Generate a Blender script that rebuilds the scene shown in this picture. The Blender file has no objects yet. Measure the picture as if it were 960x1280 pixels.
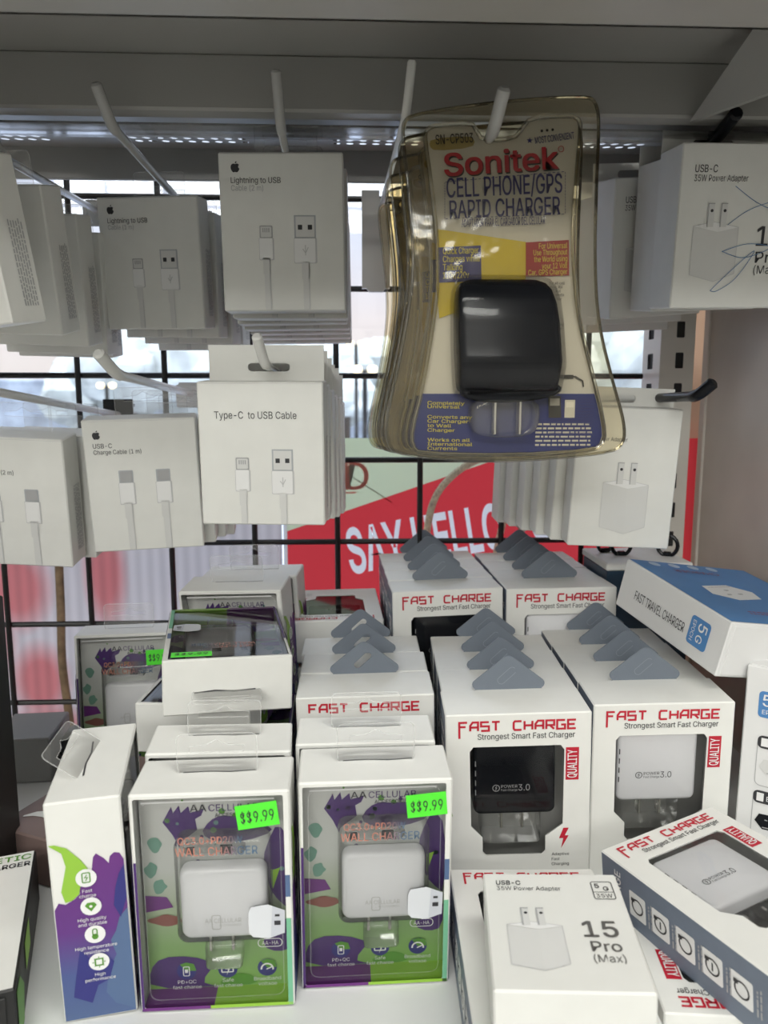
import bpy, math, random
from mathutils import Vector, Matrix, Euler
from mathutils.geometry import tessellate_polygon
R = math.radians
V = Vector
random.seed(7)
SC = bpy.context.scene
COL = SC.collection

# ------------------------------------------------------------------ camera, world, light, exposure
FPX, CAMH, PITCH, YAW = 950.0, 0.28, R(8.4), R(2.4)
cam = bpy.data.cameras.new('camera')
cam.sensor_fit = 'VERTICAL'; cam.sensor_height = 36.0; cam.lens = FPX / 1280 * 36
cam.clip_start = 0.01; cam.clip_end = 200
cam.dof.use_dof = True; cam.dof.focus_distance = 0.44; cam.dof.aperture_fstop = 13
camo = bpy.data.objects.new('camera', cam); COL.objects.link(camo)
camo.location = (0, 0, CAMH); camo.rotation_euler = (R(90) - PITCH, 0, -YAW)
SC.camera = camo

w = bpy.data.worlds.new('sky'); SC.world = w; w.use_nodes = True
nt = w.node_tree; bg = nt.nodes['Background']
tc = nt.nodes.new('ShaderNodeTexCoord'); sx = nt.nodes.new('ShaderNodeSeparateXYZ'); rp = nt.nodes.new('ShaderNodeValToRGB')
nt.links.new(tc.outputs['Generated'], sx.inputs[0]); nt.links.new(sx.outputs['Z'], rp.inputs[0]); nt.links.new(rp.outputs[0], bg.inputs[0])
e = rp.color_ramp.elements
e[0].position = 0.0; e[0].color = (.80, .74, .72, 1)
e[1].position = 0.35; e[1].color = (.66, .74, .90, 1)
q = e.new(.1); q.color = (.84, .78, .80, 1)
q = e.new(.2); q.color = (.74, .78, .92, 1)
smr = nt.nodes.new('ShaderNodeMapRange'); smr.inputs[1].default_value = .28; smr.inputs[2].default_value = .85; smr.inputs[3].default_value = 1.2; smr.inputs[4].default_value = 7.0
nt.links.new(sx.outputs['Z'], smr.inputs[0]); nt.links.new(smr.outputs[0], bg.inputs[1])

def area(name, loc, target, sx_, sy_, power, col=(.99, .985, .93)):
    l = bpy.data.lights.new(name, 'AREA'); l.shape = 'RECTANGLE'; l.size = sx_; l.size_y = sy_; l.energy = power; l.color = col
    o = bpy.data.objects.new(name, l); COL.objects.link(o); o.location = loc
    o.rotation_euler = (V(target) - V(loc)).to_track_quat('-Z', 'Y').to_euler(); return o
area('ceiling_light_front', (-.45, -1.6, 1.56), (-.45, -1.6, 0), 1.2, .35, 20)
area('ceiling_light_near', (.35, -.45, 1.56), (.35, -.45, 0), 1.2, .3, 18)
area('ceiling_light_rear', (-.55, -2.9, 1.50), (-.40, -1.7, 0), 2.2, .6, 60)
vs = SC.view_settings
vs.view_transform = 'Standard'; vs.look = 'None'; vs.exposure = 0.0; vs.gamma = 1.0; vs.use_curve_mapping = False

# ------------------------------------------------------------------ helpers
_f = V((math.sin(YAW) * math.cos(PITCH), math.cos(YAW) * math.cos(PITCH), -math.sin(PITCH)))
_r = V((math.cos(YAW), -math.sin(YAW), 0)); _u = _r.cross(_f)
def at(px, py, Y):
    """the place at depth Y that the photograph shows at this pixel"""
    d = _f + _r * ((px - 480) / FPX) - _u * ((py - 640) / FPX)
    return V((0, 0, CAMH)) + d * (Y / d.y)

MATS = {}
def mat(name, col, rough=.5, metal=0., noise=0., nscale=40., bump=0., spec=.5, emit=0.):
    if name in MATS: return MATS[name]
    m = bpy.data.materials.new(name); m.use_nodes = True
    n = m.node_tree; b = n.nodes['Principled BSDF']
    b.inputs['Base Color'].default_value = (*col, 1); b.inputs['Roughness'].default_value = rough
    b.inputs['Metallic'].default_value = metal; b.inputs['Specular IOR Level'].default_value = spec
    if emit:
        b.inputs['Emission Color'].default_value = (*col, 1); b.inputs['Emission Strength'].default_value = emit
    if noise or bump:
        t = n.nodes.new('ShaderNodeTexCoord'); x = n.nodes.new('ShaderNodeTexNoise'); x.inputs['Scale'].default_value = nscale
        n.links.new(t.outputs['Object'], x.inputs['Vector'])
        if noise:
            r_ = n.nodes.new('ShaderNodeValToRGB'); el = r_.color_ramp.elements
            el[0].position = .3; el[1].position = .7
            el[0].color = (*[c * (1 - noise) for c in col], 1); el[1].color = (*[min(1, c * (1 + noise)) for c in col], 1)
            n.links.new(x.outputs['Fac'], r_.inputs[0]); n.links.new(r_.outputs[0], b.inputs['Base Color'])
        if bump:
            bb = n.nodes.new('ShaderNodeBump'); bb.inputs['Strength'].default_value = bump; bb.inputs['Distance'].default_value = .0005
            n.links.new(x.outputs['Fac'], bb.inputs['Height']); n.links.new(bb.outputs[0], b.inputs['Normal'])
    MATS[name] = m; return m
def film(name, tint=(.97, .97, .97), rough=.06, refl=1.0, ior=1.45, wob=0., haze=0.):
    m = bpy.data.materials.new(name); m.use_nodes = True; n = m.node_tree
    n.nodes.remove(n.nodes['Principled BSDF']); out = n.nodes['Material Output']
    t = n.nodes.new('ShaderNodeBsdfTransparent'); t.inputs[0].default_value = (*tint, 1)
    g = n.nodes.new('ShaderNodeBsdfGlossy'); g.inputs['Roughness'].default_value = rough
    fr = n.nodes.new('ShaderNodeFresnel'); fr.inputs[0].default_value = ior
    mu = n.nodes.new('ShaderNodeMath'); mu.operation = 'MULTIPLY'; mu.inputs[1].default_value = refl; mu.use_clamp = True
    mx = n.nodes.new('ShaderNodeMixShader')
    if wob:
        tc = n.nodes.new('ShaderNodeTexCoord'); x = n.nodes.new('ShaderNodeTexNoise'); x.inputs['Scale'].default_value = 45
        b = n.nodes.new('ShaderNodeBump'); b.inputs['Strength'].default_value = wob; b.inputs['Distance'].default_value = .004
        n.links.new(tc.outputs['Object'], x.inputs['Vector']); n.links.new(x.outputs['Fac'], b.inputs['Height'])
        n.links.new(b.outputs[0], g.inputs['Normal']); n.links.new(b.outputs[0], fr.inputs['Normal'])
    n.links.new(fr.outputs[0], mu.inputs[0]); n.links.new(mu.outputs[0], mx.inputs[0])
    n.links.new(t.outputs[0], mx.inputs[1]); n.links.new(g.outputs[0], mx.inputs[2]); last = mx.outputs[0]
    if haze:
        d = n.nodes.new('ShaderNodeBsdfDiffuse'); d.inputs[0].default_value = (.9, .9, .88, 1); m2 = n.nodes.new('ShaderNodeMixShader'); m2.inputs[0].default_value = haze
        n.links.new(last, m2.inputs[1]); n.links.new(d.outputs[0], m2.inputs[2]); last = m2.outputs[0]
    n.links.new(last, out.inputs[0])
    MATS[name] = m; return m
def ramp_mat(name, stops, axis='Z', lo=0., hi=.11, rough=.45):
    """printed colour gradient along a local axis of the thing"""
    m = bpy.data.materials.new(name); m.use_nodes = True; n = m.node_tree; b = n.nodes['Principled BSDF']
    t = n.nodes.new('ShaderNodeTexCoord'); s = n.nodes.new('ShaderNodeSeparateXYZ'); mr = n.nodes.new('ShaderNodeMapRange')
    mr.inputs[1].default_value = lo; mr.inputs[2].default_value = hi
    r_ = n.nodes.new('ShaderNodeValToRGB'); el = r_.color_ramp.elements
    while len(el) < len(stops): el.new(.5)
    for i, (p, c) in enumerate(stops): el[i].position = p; el[i].color = (*c, 1)
    n.links.new(t.outputs['Object'], s.inputs[0]); n.links.new(s.outputs[axis], mr.inputs[0]); n.links.new(mr.outputs[0], r_.inputs[0])
    n.links.new(r_.outputs[0], b.inputs['Base Color']); b.inputs['Roughness'].default_value = rough
    MATS[name] = m; return m

_TXT = {}
FONT = None
try:
    import os
    FONT = bpy.data.fonts.load(os.path.join(bpy.utils.system_resource('DATAFILES', path='fonts'), 'Inter.woff2'))
except Exception:
    FONT = None
def glyphs(s, bold=0.):
    k = (s, bold)
    if k not in _TXT:
        c = bpy.data.curves.new('t', 'FONT'); c.body = s; c.size = 1; c.resolution_u = 4; c.offset = bold * (.42 if FONT else .8); gk = 1.42 if FONT else 1.05
        if FONT: c.font = FONT
        o = bpy.data.objects.new('t', c); COL.objects.link(o)
        dg = bpy.context.evaluated_depsgraph_get(); ev = o.evaluated_get(dg); me = ev.to_mesh()
        vs_ = [(v.co.x * gk, v.co.y * gk) for v in me.vertices]; fs = [tuple(p.vertices) for p in me.polygons]
        ev.to_mesh_clear(); bpy.data.objects.remove(o); bpy.data.curves.remove(c)
        _TXT[k] = (vs_, fs)
    return _TXT[k]

class Fr:
    """a drawing plane: origin, unit axes u and v, outward normal"""
    def __init__(s, o, u, v): s.o = V(o); s.u = V(u).normalized(); s.v = V(v).normalized(); s.n = s.u.cross(s.v)
    def p(s, a, b, h=0.): return s.o + s.u * a + s.v * b + s.n * h
    def sub(s, a, b, ang=0., h=0.):
        c, q_ = math.cos(ang), math.sin(ang)
        return Fr(s.p(a, b, h), s.u * c + s.v * q_, s.v * c - s.u * q_)

def rrect(x0, y0, x1, y1, r, n=4):
    pts = []
    for cx, cy, a0 in ((x1 - r, y1 - r, 0), (x0 + r, y1 - r, 90), (x0 + r, y0 + r, 180), (x1 - r, y0 + r, 270)):
        for i in range(n + 1):
            a = R(a0 + 90 * i / n); pts.append((cx + r * math.cos(a), cy + r * math.sin(a)))
    return pts
def circ(cx, cy, r, n=20, ry=None): return [(cx + r * math.cos(2 * math.pi * i / n), cy + (ry or r) * math.sin(2 * math.pi * i / n)) for i in range(n)]
def smooth(pts, it=2):
    for _ in range(it):
        o = []
        for i in range(len(pts)):
            a, b = pts[i], pts[(i + 1) % len(pts)]
            o += [(a[0] * .75 + b[0] * .25, a[1] * .75 + b[1] * .25), (a[0] * .25 + b[0] * .75, a[1] * .25 + b[1] * .75)]
        pts = o
    return pts
def inset(pts, d):
    """move every point of a convexish counter-clockwise outline inwards by d"""
    o = []; n = len(pts)
    for i in range(n):
        a, b, c = V(pts[i - 1]), V(pts[i]), V(pts[(i + 1) % n])
        t = (c - a); t = t.normalized() if t.length > 1e-9 else V((1, 0))
        o.append((b.x - t.y * d, b.y + t.x * d))
    return o

class MB:
    def __init__(s): s.v = []; s.f = []; s.m = []; s.mats = []
    def mi(s, m):
        if m not in s.mats: s.mats.append(m)
        return s.mats.index(m)
    def add(s, vs_, fs, m):
        k = len(s.v); s.v += [V(x) for x in vs_]; i = s.mi(m)
        for f in fs: s.f.append(tuple(k + j for j in f)); s.m.append(i)
    def poly(s, fr, pts, m, h=0., holes=()):
        loops = [[V((x, y, 0)) for x, y in pts]] + [[V((x, y, 0)) for x, y in ho] for ho in holes]
        tri = tessellate_polygon(loops); flat = [p_ for l in loops for p_ in l]
        out = []
        for t in tri:
            a, b, c = (flat[i] for i in t)
            out.append(t if (b - a).cross(c - a).z >= 0 else (t[0], t[2], t[1]))
        s.add([fr.p(p_.x, p_.y, h) for p_ in flat], out, m)
    def rect(s, fr, x0, y0, x1, y1, m, h=0.): s.add([fr.p(x0, y0, h), fr.p(x1, y0, h), fr.p(x1, y1, h), fr.p(x0, y1, h)], [(0, 1, 2, 3)], m)
    def text(s, fr, t, x, y, size, m, h=.0003, align='L', width=None, bold=0., ang=0., xs=1.):
        vs_, fs = glyphs(t, 0)
        if not vs_: return
        x0 = min(a for a, b in vs_); x1 = max(a for a, b in vs_)
        k = size * xs
        if width: k = width / (x1 - x0)
        off = {'L': -x0, 'C': -(x0 + x1) / 2, 'R': -x1}[align]
        f2 = fr.sub(x, y, ang)
        d = bold * min(size, k) * .5
        for j, (dx, dy) in enumerate(((0, 0),) if not bold else ((-d, -d * .5), (d, -d * .5), (d, d * .5), (-d, d * .5)) if bold >= .02 else ((-d, 0), (d, 0))):
            s.add([f2.p((a + off) * k + dx, b * size + dy, h + j * .00004) for a, b in vs_], fs, m)
    def stroke(s, fr, path, wd, m, h=.0003, closed=False):
        P = [V(p_) for p_ in path]; n = len(P)
        L, Rr = [], []
        for i in range(n):
            a = P[i - 1] if (i or closed) else P[i]; c = P[(i + 1) % n] if (i < n - 1 or closed) else P[i]
            d1 = (P[i] - a).normalized() if (P[i] - a).length > 0 else (c - P[i]).normalized()
            d2 = (c - P[i]).normalized() if (c - P[i]).length > 0 else d1
            t = (d1 + d2); t = t.normalized() if t.length > 1e-6 else d1
            k = 1 / max(.5, t.dot(d1)); nn = V((-t.y, t.x)) * (wd / 2 * k)
            L.append(P[i] + nn); Rr.append(P[i] - nn)
        vs_ = [fr.p(p_.x, p_.y, h) for p_ in L + Rr]
        fs = [(i + n, (i + 1) % n + n, (i + 1) % n, i) for i in range(n if closed else n - 1)]
        s.add(vs_, fs, m)
    def cbox(s, x0, x1, y0, y1, z0, z1, m, c=.0006, fm=None, skip=()):
        """box with chamfered edges; fm = materials of single faces: -x +x -y +y -z +z"""
        fm = fm or {}; lo = (x0, y0, z0); hi = (x1, y1, z1); idx = {}; vs_ = []
        for sx_ in (0, 1):
            for sy in (0, 1):
                for sz in (0, 1):
                    for ax in range(3):
                        sg = (sx_, sy, sz); p_ = []
                        for k in range(3):
                            b = hi[k] if sg[k] else lo[k]
                            p_.append(b if k == ax else b + (-c if sg[k] else c))
                        idx[(sg, ax)] = len(vs_); vs_.append(p_)
        def F(ids, mm): s.add([vs_[i] for i in ids], [tuple(range(len(ids)))], mm)
        names = {(0, 0): '-x', (0, 1): '+x', (1, 0): '-y', (1, 1): '+y', (2, 0): '-z', (2, 1): '+z'}
        for ax in range(3):
            a1, a2 = (ax + 1) % 3, (ax + 2) % 3
            for sd in (0, 1):
                nm = names[(ax, sd)]
                if nm in skip: continue
                ids = []
                for p1, p2 in ((0, 0), (1, 0), (1, 1), (0, 1)):
                    sg = [0, 0, 0]; sg[ax] = sd; sg[a1] = p1; sg[a2] = p2; ids.append(idx[(tuple(sg), ax)])
                F(ids if sd else ids[::-1], fm.get(nm, m))
            for p1 in (0, 1):
                for p2 in (0, 1):
                    sg0 = [0, 0, 0]; sg1 = [0, 0, 0]; sg0[ax] = 0; sg1[ax] = 1
                    for sg in (sg0, sg1): sg[a1] = p1; sg[a2] = p2
                    ids = [idx[(tuple(sg0), a1)], idx[(tuple(sg1), a1)], idx[(tuple(sg1), a2)], idx[(tuple(sg0), a2)]]
                    F(ids if p1 == p2 else ids[::-1], m)
        for sg in [(a, b, d) for a in (0, 1) for b in (0, 1) for d in (0, 1)]:
            ids = [idx[(sg, k)] for k in range(3)]
            F(ids if sum(sg) % 2 else ids[::-1], m)
    def loft(s, rings, m, cap=True):
        n = len(rings[0]); vs_ = [p_ for r_ in rings for p_ in r_]; fs = []
        for j in range(len(rings) - 1):
            for i in range(n):
                a, b = j * n + i, j * n + (i + 1) % n
                fs.append((a, b, b + n, a + n))
        if cap:
            fs.append(tuple(range(n))[::-1]); fs.append(tuple((len(rings) - 1) * n + i for i in range(n)))
        s.add(vs_, fs, m)
    def pillow(s, fr, pts, h0, h1, rad, m, n=4, back=True):
        """outline pts extruded from h0 to h1 along the plane normal with rounded rims"""
        rings = []
        if back:
            for i in range(n):
                a = R(90 * i / n); rings.append([fr.p(x, y, h0 + rad * (1 - math.sin(a))) for x, y in inset(pts, rad * (1 - math.cos(a)))][:])
            rings = [[fr.p(x, y, h0 + rad * (1 - math.cos(R(90 * i / n)))) for x, y in inset(pts, rad * (1 - math.sin(R(90 * i / n))))] for i in range(n + 1)]
        else: rings = [[fr.p(x, y, h0) for x, y in pts]]
        rings += [[fr.p(x, y, h1 - rad * (1 - math.sin(R(90 * i / n)))) for x, y in inset(pts, rad * (1 - math.cos(R(90 * i / n))))] for i in range(n + 1)]
        s.loft(rings, m)
    def slab(s, fr, pts, t, m, h=0., holes=()):
        """flat sheet of thickness t"""
        s.poly(fr, pts, m, h + t, holes); s.poly(fr, pts[::-1], m, h, [ho[::-1] for ho in holes])
        for lp in [pts] + list(holes):
            n = len(lp)
            s.add([fr.p(x, y, h) for x, y in lp] + [fr.p(x, y, h + t) for x, y in lp], [(i, (i + 1) % n, (i + 1) % n + n, i + n) for i in range(n)], m)
    def tube(s, path, r, m, seg=10, closed=False, cap=True):
        P = [V(p_) for p_ in path]; n = len(P); rings = []
        up = V((0, 0, 1)); prev = None
        for i in range(n):
            a = P[i - 1] if (i or closed) else P[i]; c = P[(i + 1) % n] if (i < n - 1 or closed) else P[i]
            t = (c - a).normalized()
            if prev is None:
                x = t.cross(up); x = x if x.length > .05 else t.cross(V((0, 1, 0)))
            else: x = prev - t * prev.dot(t)
            x.normalize(); prev = x; y = t.cross(x)
            rr = r[i] if isinstance(r, (list, tuple)) else r
            rings.append([P[i] + x * (rr * math.cos(2 * math.pi * k / seg)) + y * (rr * math.sin(2 * math.pi * k / seg)) for k in range(seg)])
        if closed: rings.append(rings[0])
        s.loft(rings, m, cap and not closed)
    def build(s, name, parent=None, smooth=False, loc=None, rot=None, **props):
        me = bpy.data.meshes.new(name); me.from_pydata([tuple(x) for x in s.v], [], s.f)
        for m in s.mats: me.materials.append(m)
        me.polygons.foreach_set('material_index', s.m)
        if smooth:
            me.polygons.foreach_set('use_smooth', [True] * len(me.polygons)); me.set_sharp_from_angle(angle=R(38))
        me.update()
        o = bpy.data.objects.new(name, me); COL.objects.link(o)
        if parent: o.parent = parent
        if loc is not None: o.location = loc
        if rot is not None: o.rotation_euler = [R(a) for a in rot]
        for k, v_ in props.items(): o[k] = v_
        return o
def spline(pts, n=8):
    P = [V(p_) for p_ in pts]; out = []
    for i in range(len(P) - 1):
        a = P[max(i - 1, 0)]; b = P[i]; c = P[i + 1]; d = P[min(i + 2, len(P) - 1)]
        for k in range(n):
            t = k / n; out.append(.5 * ((2 * b) + (c - a) * t + (2 * a - 5 * b + 4 * c - d) * t * t + (3 * b - a - 3 * c + d) * t ** 3))
    return out + [P[-1]]
def thing(name, label, cat, loc=(0, 0, 0), rot=(0, 0, 0), group=None):
    o = bpy.data.objects.new(name, None); COL.objects.link(o); o.empty_display_size = .02
    o.location = loc; o.rotation_euler = [R(a) for a in rot]; o['label'] = label; o['category'] = cat
    if group: o['group'] = group
    return o
def kids(o): return [c for c in bpy.data.objects if c.parent == o]
def dup(src, label, loc, rot, group=None, skip=(), scale=1.):
    def cp(o, par):
        c = o.copy(); COL.objects.link(c); c.parent = par
        for ch in kids(o):
            if ch.name.split('.')[0] not in skip: cp(ch, c)
        return c
    r_ = cp(src, None); r_['label'] = label
    r_.location = loc; r_.rotation_euler = [R(a) for a in rot]; r_.scale = (scale,) * 3
    if group: r_['group'] = group
    return r_

# ------------------------------------------------------------------ materials
CARD = mat('white_card', (.80, .80, .77), .55, noise=.02, nscale=60, bump=.05)
CARD2 = mat('grey_card', (.55, .55, .53), .6)
TRAYM = mat('grey_tray', (.46, .46, .44), .35)
SLATE = mat('slate_blue_print', (.165, .20, .265), .5, noise=.05, nscale=80)
TABM = mat('slate_tab_card', (.165, .192, .235), .5)
TABL = mat('tab_cut_line', (.27, .31, .36), .5)
RED = mat('red_ink', (.52, .012, .035), .5)
INK = mat('dark_ink', (.035, .035, .04), .55)
GREY1 = mat('pale_grey_ink', (.70, .70, .69), .5)
GREY2 = mat('mid_grey_ink', (.42, .42, .43), .5)
GREY3 = mat('soft_grey_ink', (.58, .58, .585), .5)
STEELP = mat('connector_print', (.45, .47, .50), .35)
WHITEINK = mat('white_ink', (.85, .85, .85), .5)
BLACKP = mat('black_plastic', (.010, .011, .014), .26, spec=.22)
WHITEP = mat('white_plastic', (.86, .86, .88), .3)
METALP = mat('metal_prong', (.65, .63, .58), .25, metal=1)
GREENST = mat('fluorescent_green_sticker', (.10, .88, .04), .5)
PURP = mat('purple_ink', (.065, .02, .15), .45)
PURP2 = mat('violet_ink', (.15, .025, .20), .45)
NAVY = mat('navy_ink', (.03, .03, .20), .45)
LIME = mat('lime_ink', (.30, .56, .05), .45)
GREEND = mat('leaf_green_ink', (.10, .30, .03), .45)
TEALB = mat('blue_grey_ink', (.09, .15, .29), .45)
CLEAR = film('clear_film', (.985, .985, .985), .05, .9)
CLEARB = film('clear_bubble', (.985, .985, .985), .09, .55, wob=.05)
CLEARW = film('clear_blister', (.985, .988, .985), .07, 1.1, wob=.10, haze=.03)
CLEART = film('clear_hang_tab', (.97, .97, .97), .12, 1.4, haze=.09)
AMBERF = film('aged_clear_plastic', (.972, .925, .80), .11, 1.35, wob=.5, haze=.012)
RIMF = film('thick_clear_rim', (.84, .82, .75), .12, 2.6)
BLACKM = mat('black_powder_coat', (.008, .008, .009), .4)
SHELFM = mat('grey_shelf_enamel', (.33, .325, .31), .4, noise=.03, nscale=8)
DECKM = mat('white_deck_enamel', (.72, .73, .73), .35, noise=.02, nscale=10)
POSTM = mat('cream_post_enamel', (.72, .69, .63), .4)
SIDEM = mat('beige_end_panel', (.62, .57, .51), .38, noise=.06, nscale=18, bump=.2)
def edge_mat():
    m = bpy.data.materials.new('clear_tab_edge'); m.use_nodes = True; n = m.node_tree; b = n.nodes['Principled BSDF']
    b.inputs['Base Color'].default_value = (.9, .9, .9, 1); b.inputs['Roughness'].default_value = .2; b.inputs['Alpha'].default_value = .22
    return m
TABEDGE = edge_mat()
HOOKW = mat('white_hook_plastic', (.72, .72, .70), .25)
HOOKG = mat('shaded_grey_hook_plastic', (.40, .40, .39), .22)  # grey plastic, also darkened to carry the upper shelf's shadow
HOOKC = film('clear_hook_plastic', (.78, .78, .76), .15, 2.6)
CHROME = mat('chrome_wire', (.55, .55, .54), .22, metal=1)

# ------------------------------------------------------------------ the setting
def struct(mb, name): return mb.build(name, kind='structure')
FLOORM = mat('floor_tile', (.32, .32, .30), .4, noise=.06, nscale=3)
WALLM = mat('wall_paint', (.62, .62, .60), .7); CEILM = mat('ceiling_paint', (.55, .55, .54), .8)
b = MB(); b.cbox(-2, 2, -3.6, .9, -.95, -.9, FLOORM, .002); struct(b, 'floor')
b = MB(); b.cbox(-2, 2, -3.6, .9, 1.6, 1.65, CEILM, .002); struct(b, 'ceiling')
b = MB(); b.cbox(-2.05, -2, -3.6, .9, -.9, 1.6, WALLM, .002); struct(b, 'wall_left')
b = MB(); b.cbox(2, 2.05, -3.6, .9, -.9, 1.6, WALLM, .002); struct(b, 'wall_right')
b = MB(); b.cbox(-2, 2, -3.65, -3.6, -.9, 1.6, mat('pale_back_wall', (.80, .80, .77), .7), .002); struct(b, 'wall_back')
JAMB = mat('peach_jamb_paint', (.74, .50, .37), .5)
b = MB()
fr = Fr((0, .84, 0), (1, 0, 0), (0, 0, 1))
b.slab(Fr((0, .90, 0), (1, 0, 0), (0, 0, 1)), [(-2, -.9), (2, -.9), (2, 1.6), (-2, 1.6)], .06, JAMB, holes=[[(-1.2, -.25), (-1.2, 1.25), (.372, 1.25), (.372, -.25)]])
struct(b, 'wall_front')
GLASS = film('window_glass', (.97, .98, .98), .01, 1.0)
b = MB(); b.cbox(-1.2, .372, .868, .872, -.25, 1.25, GLASS, .0005); struct(b, 'window_1')
# outdoors
GROUND = mat('asphalt', (.36, .38, .42), .8, noise=.12, nscale=.6)
b = MB(); b.add([(-60, 1.2, -1), (60, 1.2, -1), (60, 90, -1), (-60, 90, -1)], [(0, 1, 2, 3)], GROUND); struct(b, 'ground')
LEAFM = mat('hazed_tree_leaves', (.60, .62, .57), .8, noise=.35, nscale=1.6); BARK = mat('tree_bark', (.12, .09, .07), .8)  # leaf colour paled: distance haze is put into it
def tree(x, y, hgt, wd, label):
    t = thing('tree', label, 'tree', (x, y, -1), group='trees outside the window')
    rr = random.Random(int(x * 31 + y * 7))
    m = MB()
    for _ in range(16):
        c = V((rr.uniform(-.5, .5) * wd, rr.uniform(-.5, .5) * wd, hgt * rr.uniform(.42, .88))); r0 = wd * rr.uniform(.18, .30)
        rings = []
        for i in range(1, 7):
            a = math.pi * i / 7; rings.append([c + V((r0 * math.sin(a) * math.cos(k * math.pi / 5) * rr.uniform(.8, 1.2), r0 * math.sin(a) * math.sin(k * math.pi / 5) * rr.uniform(.8, 1.2), -r0 * math.cos(a) * rr.uniform(.9, 1.1))) for k in range(10)])
        m.loft(rings, LEAFM)
    m.build('crown', t)
    m = MB(); m.tube([(0, 0, 0), (.05, 0, hgt * .3), (-.03, .05, hgt * .6)], [.16, .12, .07], BARK); m.build('trunk', t)
tree(-10.5, 17, 2.6, 3.4, 'low grey-green tree outside the window behind the tilted cable boxes')
tree(-5.4, 19, 2.7, 3.6, 'grey-green tree outside seen between the two rows of cable boxes')
tree(-.2, 20.5, 3.0, 3.0, 'grey-green tree outside just beside the blister packs')
tree(4.6, 13, 3.3, 2.6, 'darker green tree outside seen beside the slotted post')
tree(9.2, 20, 3.4, 3.6, 'pale tree outside further back behind the slotted post')
FENCE = mat('dark_hedge', (.33, .36, .40), .9, noise=.3, nscale=2)
b = MB(); b.cbox(-20, 20, 24, 25, -1, .9, FENCE, .05)
b.build('hedge', label='long dark hedge across the car park outside', category='hedge')
LAMP = mat('street_lamp_glow', (1, .82, .45), .5, emit=2.2)
for px, py, lab in ((445, 430, 'lit street lamp outside next to the blister packs'), (456, 462, 'lower lit lamp outside next to the blister packs'), (133, 482, 'lit yellow lamp outside behind the second row hook')):
    Y_ = 12 if py != 462 else 9; p_ = at(px, py, Y_); t = thing('street_lamp', lab, 'street lamp', (p_.x, Y_, -1))
    m = MB(); m.tube([(0, 0, 0), (0, 0, p_.z + 1)], .03, BLACKM); m.build('pole', t)
    for dx in (-.09, .09):
        m = MB(); m.pillow(Fr((dx, 0, p_.z + 1), (1, 0, 0), (0, 1, 0)), circ(0, 0, .055, 14), -.04, .045, .03, LAMP); m.build('lamp_head', t)

# poster on the glass
def paper(name, col, k=.8):
    m = mat(name, col, .55); n = m.node_tree; b = n.nodes['Principled BSDF']; t_ = n.nodes.new('ShaderNodeBsdfTranslucent'); t_.inputs[0].default_value = (*col, 1)
    x = n.nodes.new('ShaderNodeMixShader'); x.inputs[0].default_value = k; n.links.new(b.outputs[0], x.inputs[1]); n.links.new(t_.outputs[0], x.inputs[2]); n.links.new(x.outputs[0], n.nodes['Material Output'].inputs[0]); return m
PCREAM = paper('poster_cream', (.88, .93, .76)); PRED = paper('poster_red', (.80, .06, .07)); PWHITE = paper('poster_white', (.93, .93, .91))
t = thing('window_poster', 'red and cream window poster with white slanted lettering behind the wire grid', 'poster', (0, .815, 0))
m = MB(); f = Fr((0, 0, 0), (1, 0, 0), (0, 0, 1))
def pl(px, py): p_ = at(px, py, .815); return (p_.x, p_.z)
A_, B_, C_ = pl(359, 664), pl(659, 561), pl(668, 548)
red = [A_, B_, C_, (.400, .2385), (.400, -.215), (A_[0], -.215)]
m.slab(f, [A_, (A_[0], .2395), (C_[0], .2395), C_, B_][::-1], .0006, PCREAM)
m.slab(f, [(A_[0] - .004, -.215), (A_[0], -.215), (A_[0], .2395), (A_[0] - .004, .2395)], .0006, PWHITE)
o0 = pl(432, 579); m.text(f, 'D', o0[0], pl(0, 614)[1], .040, PRED, .0004, width=.024, bold=.02)
m.rect(f, pl(420, 0)[0], pl(0, 619)[1], pl(442, 0)[0], pl(0, 617)[1], PRED, .0004)
m.stroke(f, [pl(434, 592), pl(490, 628)], .0012, GREY2, .0004)
f2 = f.sub(*pl(439, 716), R(9.5))
def loops_of(vs_, fs):
    cnt = {}
    for p_ in fs:
        for i in range(len(p_)):
            k = (p_[i], p_[(i + 1) % len(p_)]); cnt[k] = cnt.get(k, 0) + 1
    nx_ = {a_: b_ for (a_, b_) in cnt if (b_, a_) not in cnt}; out = []
    while nx_:
        st = next(iter(nx_)); lp = []; c = st
        while c in nx_: lp.append(vs_[c]); c = nx_.pop(c)
        if len(lp) > 2: out.append(lp)
    return out
def sarea(l): return sum(l[i - 1][0] * l[i][1] - l[i][0] * l[i - 1][1] for i in range(len(l))) / 2
gv, gf = glyphs('SAY HELLO TO', .045)
gx = min(p_[0] for p_ in gv); gw = max(p_[0] for p_ in gv) - gx
def onposter(p_):
    q_ = f2.p((p_[0] - gx) * .225 / gw, p_[1] * .066); return (q_.x, q_.z)
LP = [[onposter(p_) for p_ in l] for l in loops_of(gv, gf)]
sg = 1 if sum(sarea(l) for l in LP) > 0 else -1
outer = [l for l in LP if sarea(l) * sg > 0]; inner = [l for l in LP if sarea(l) * sg < 0]
m.poly(f, red, PRED, .0006, outer)
for l in inner: m.poly(f, l, PRED, .0006)
m.add([f.p(*onposter(p_), .0006) for p_ in gv], gf, PWHITE)
m.build('poster_sheet', t)
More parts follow.
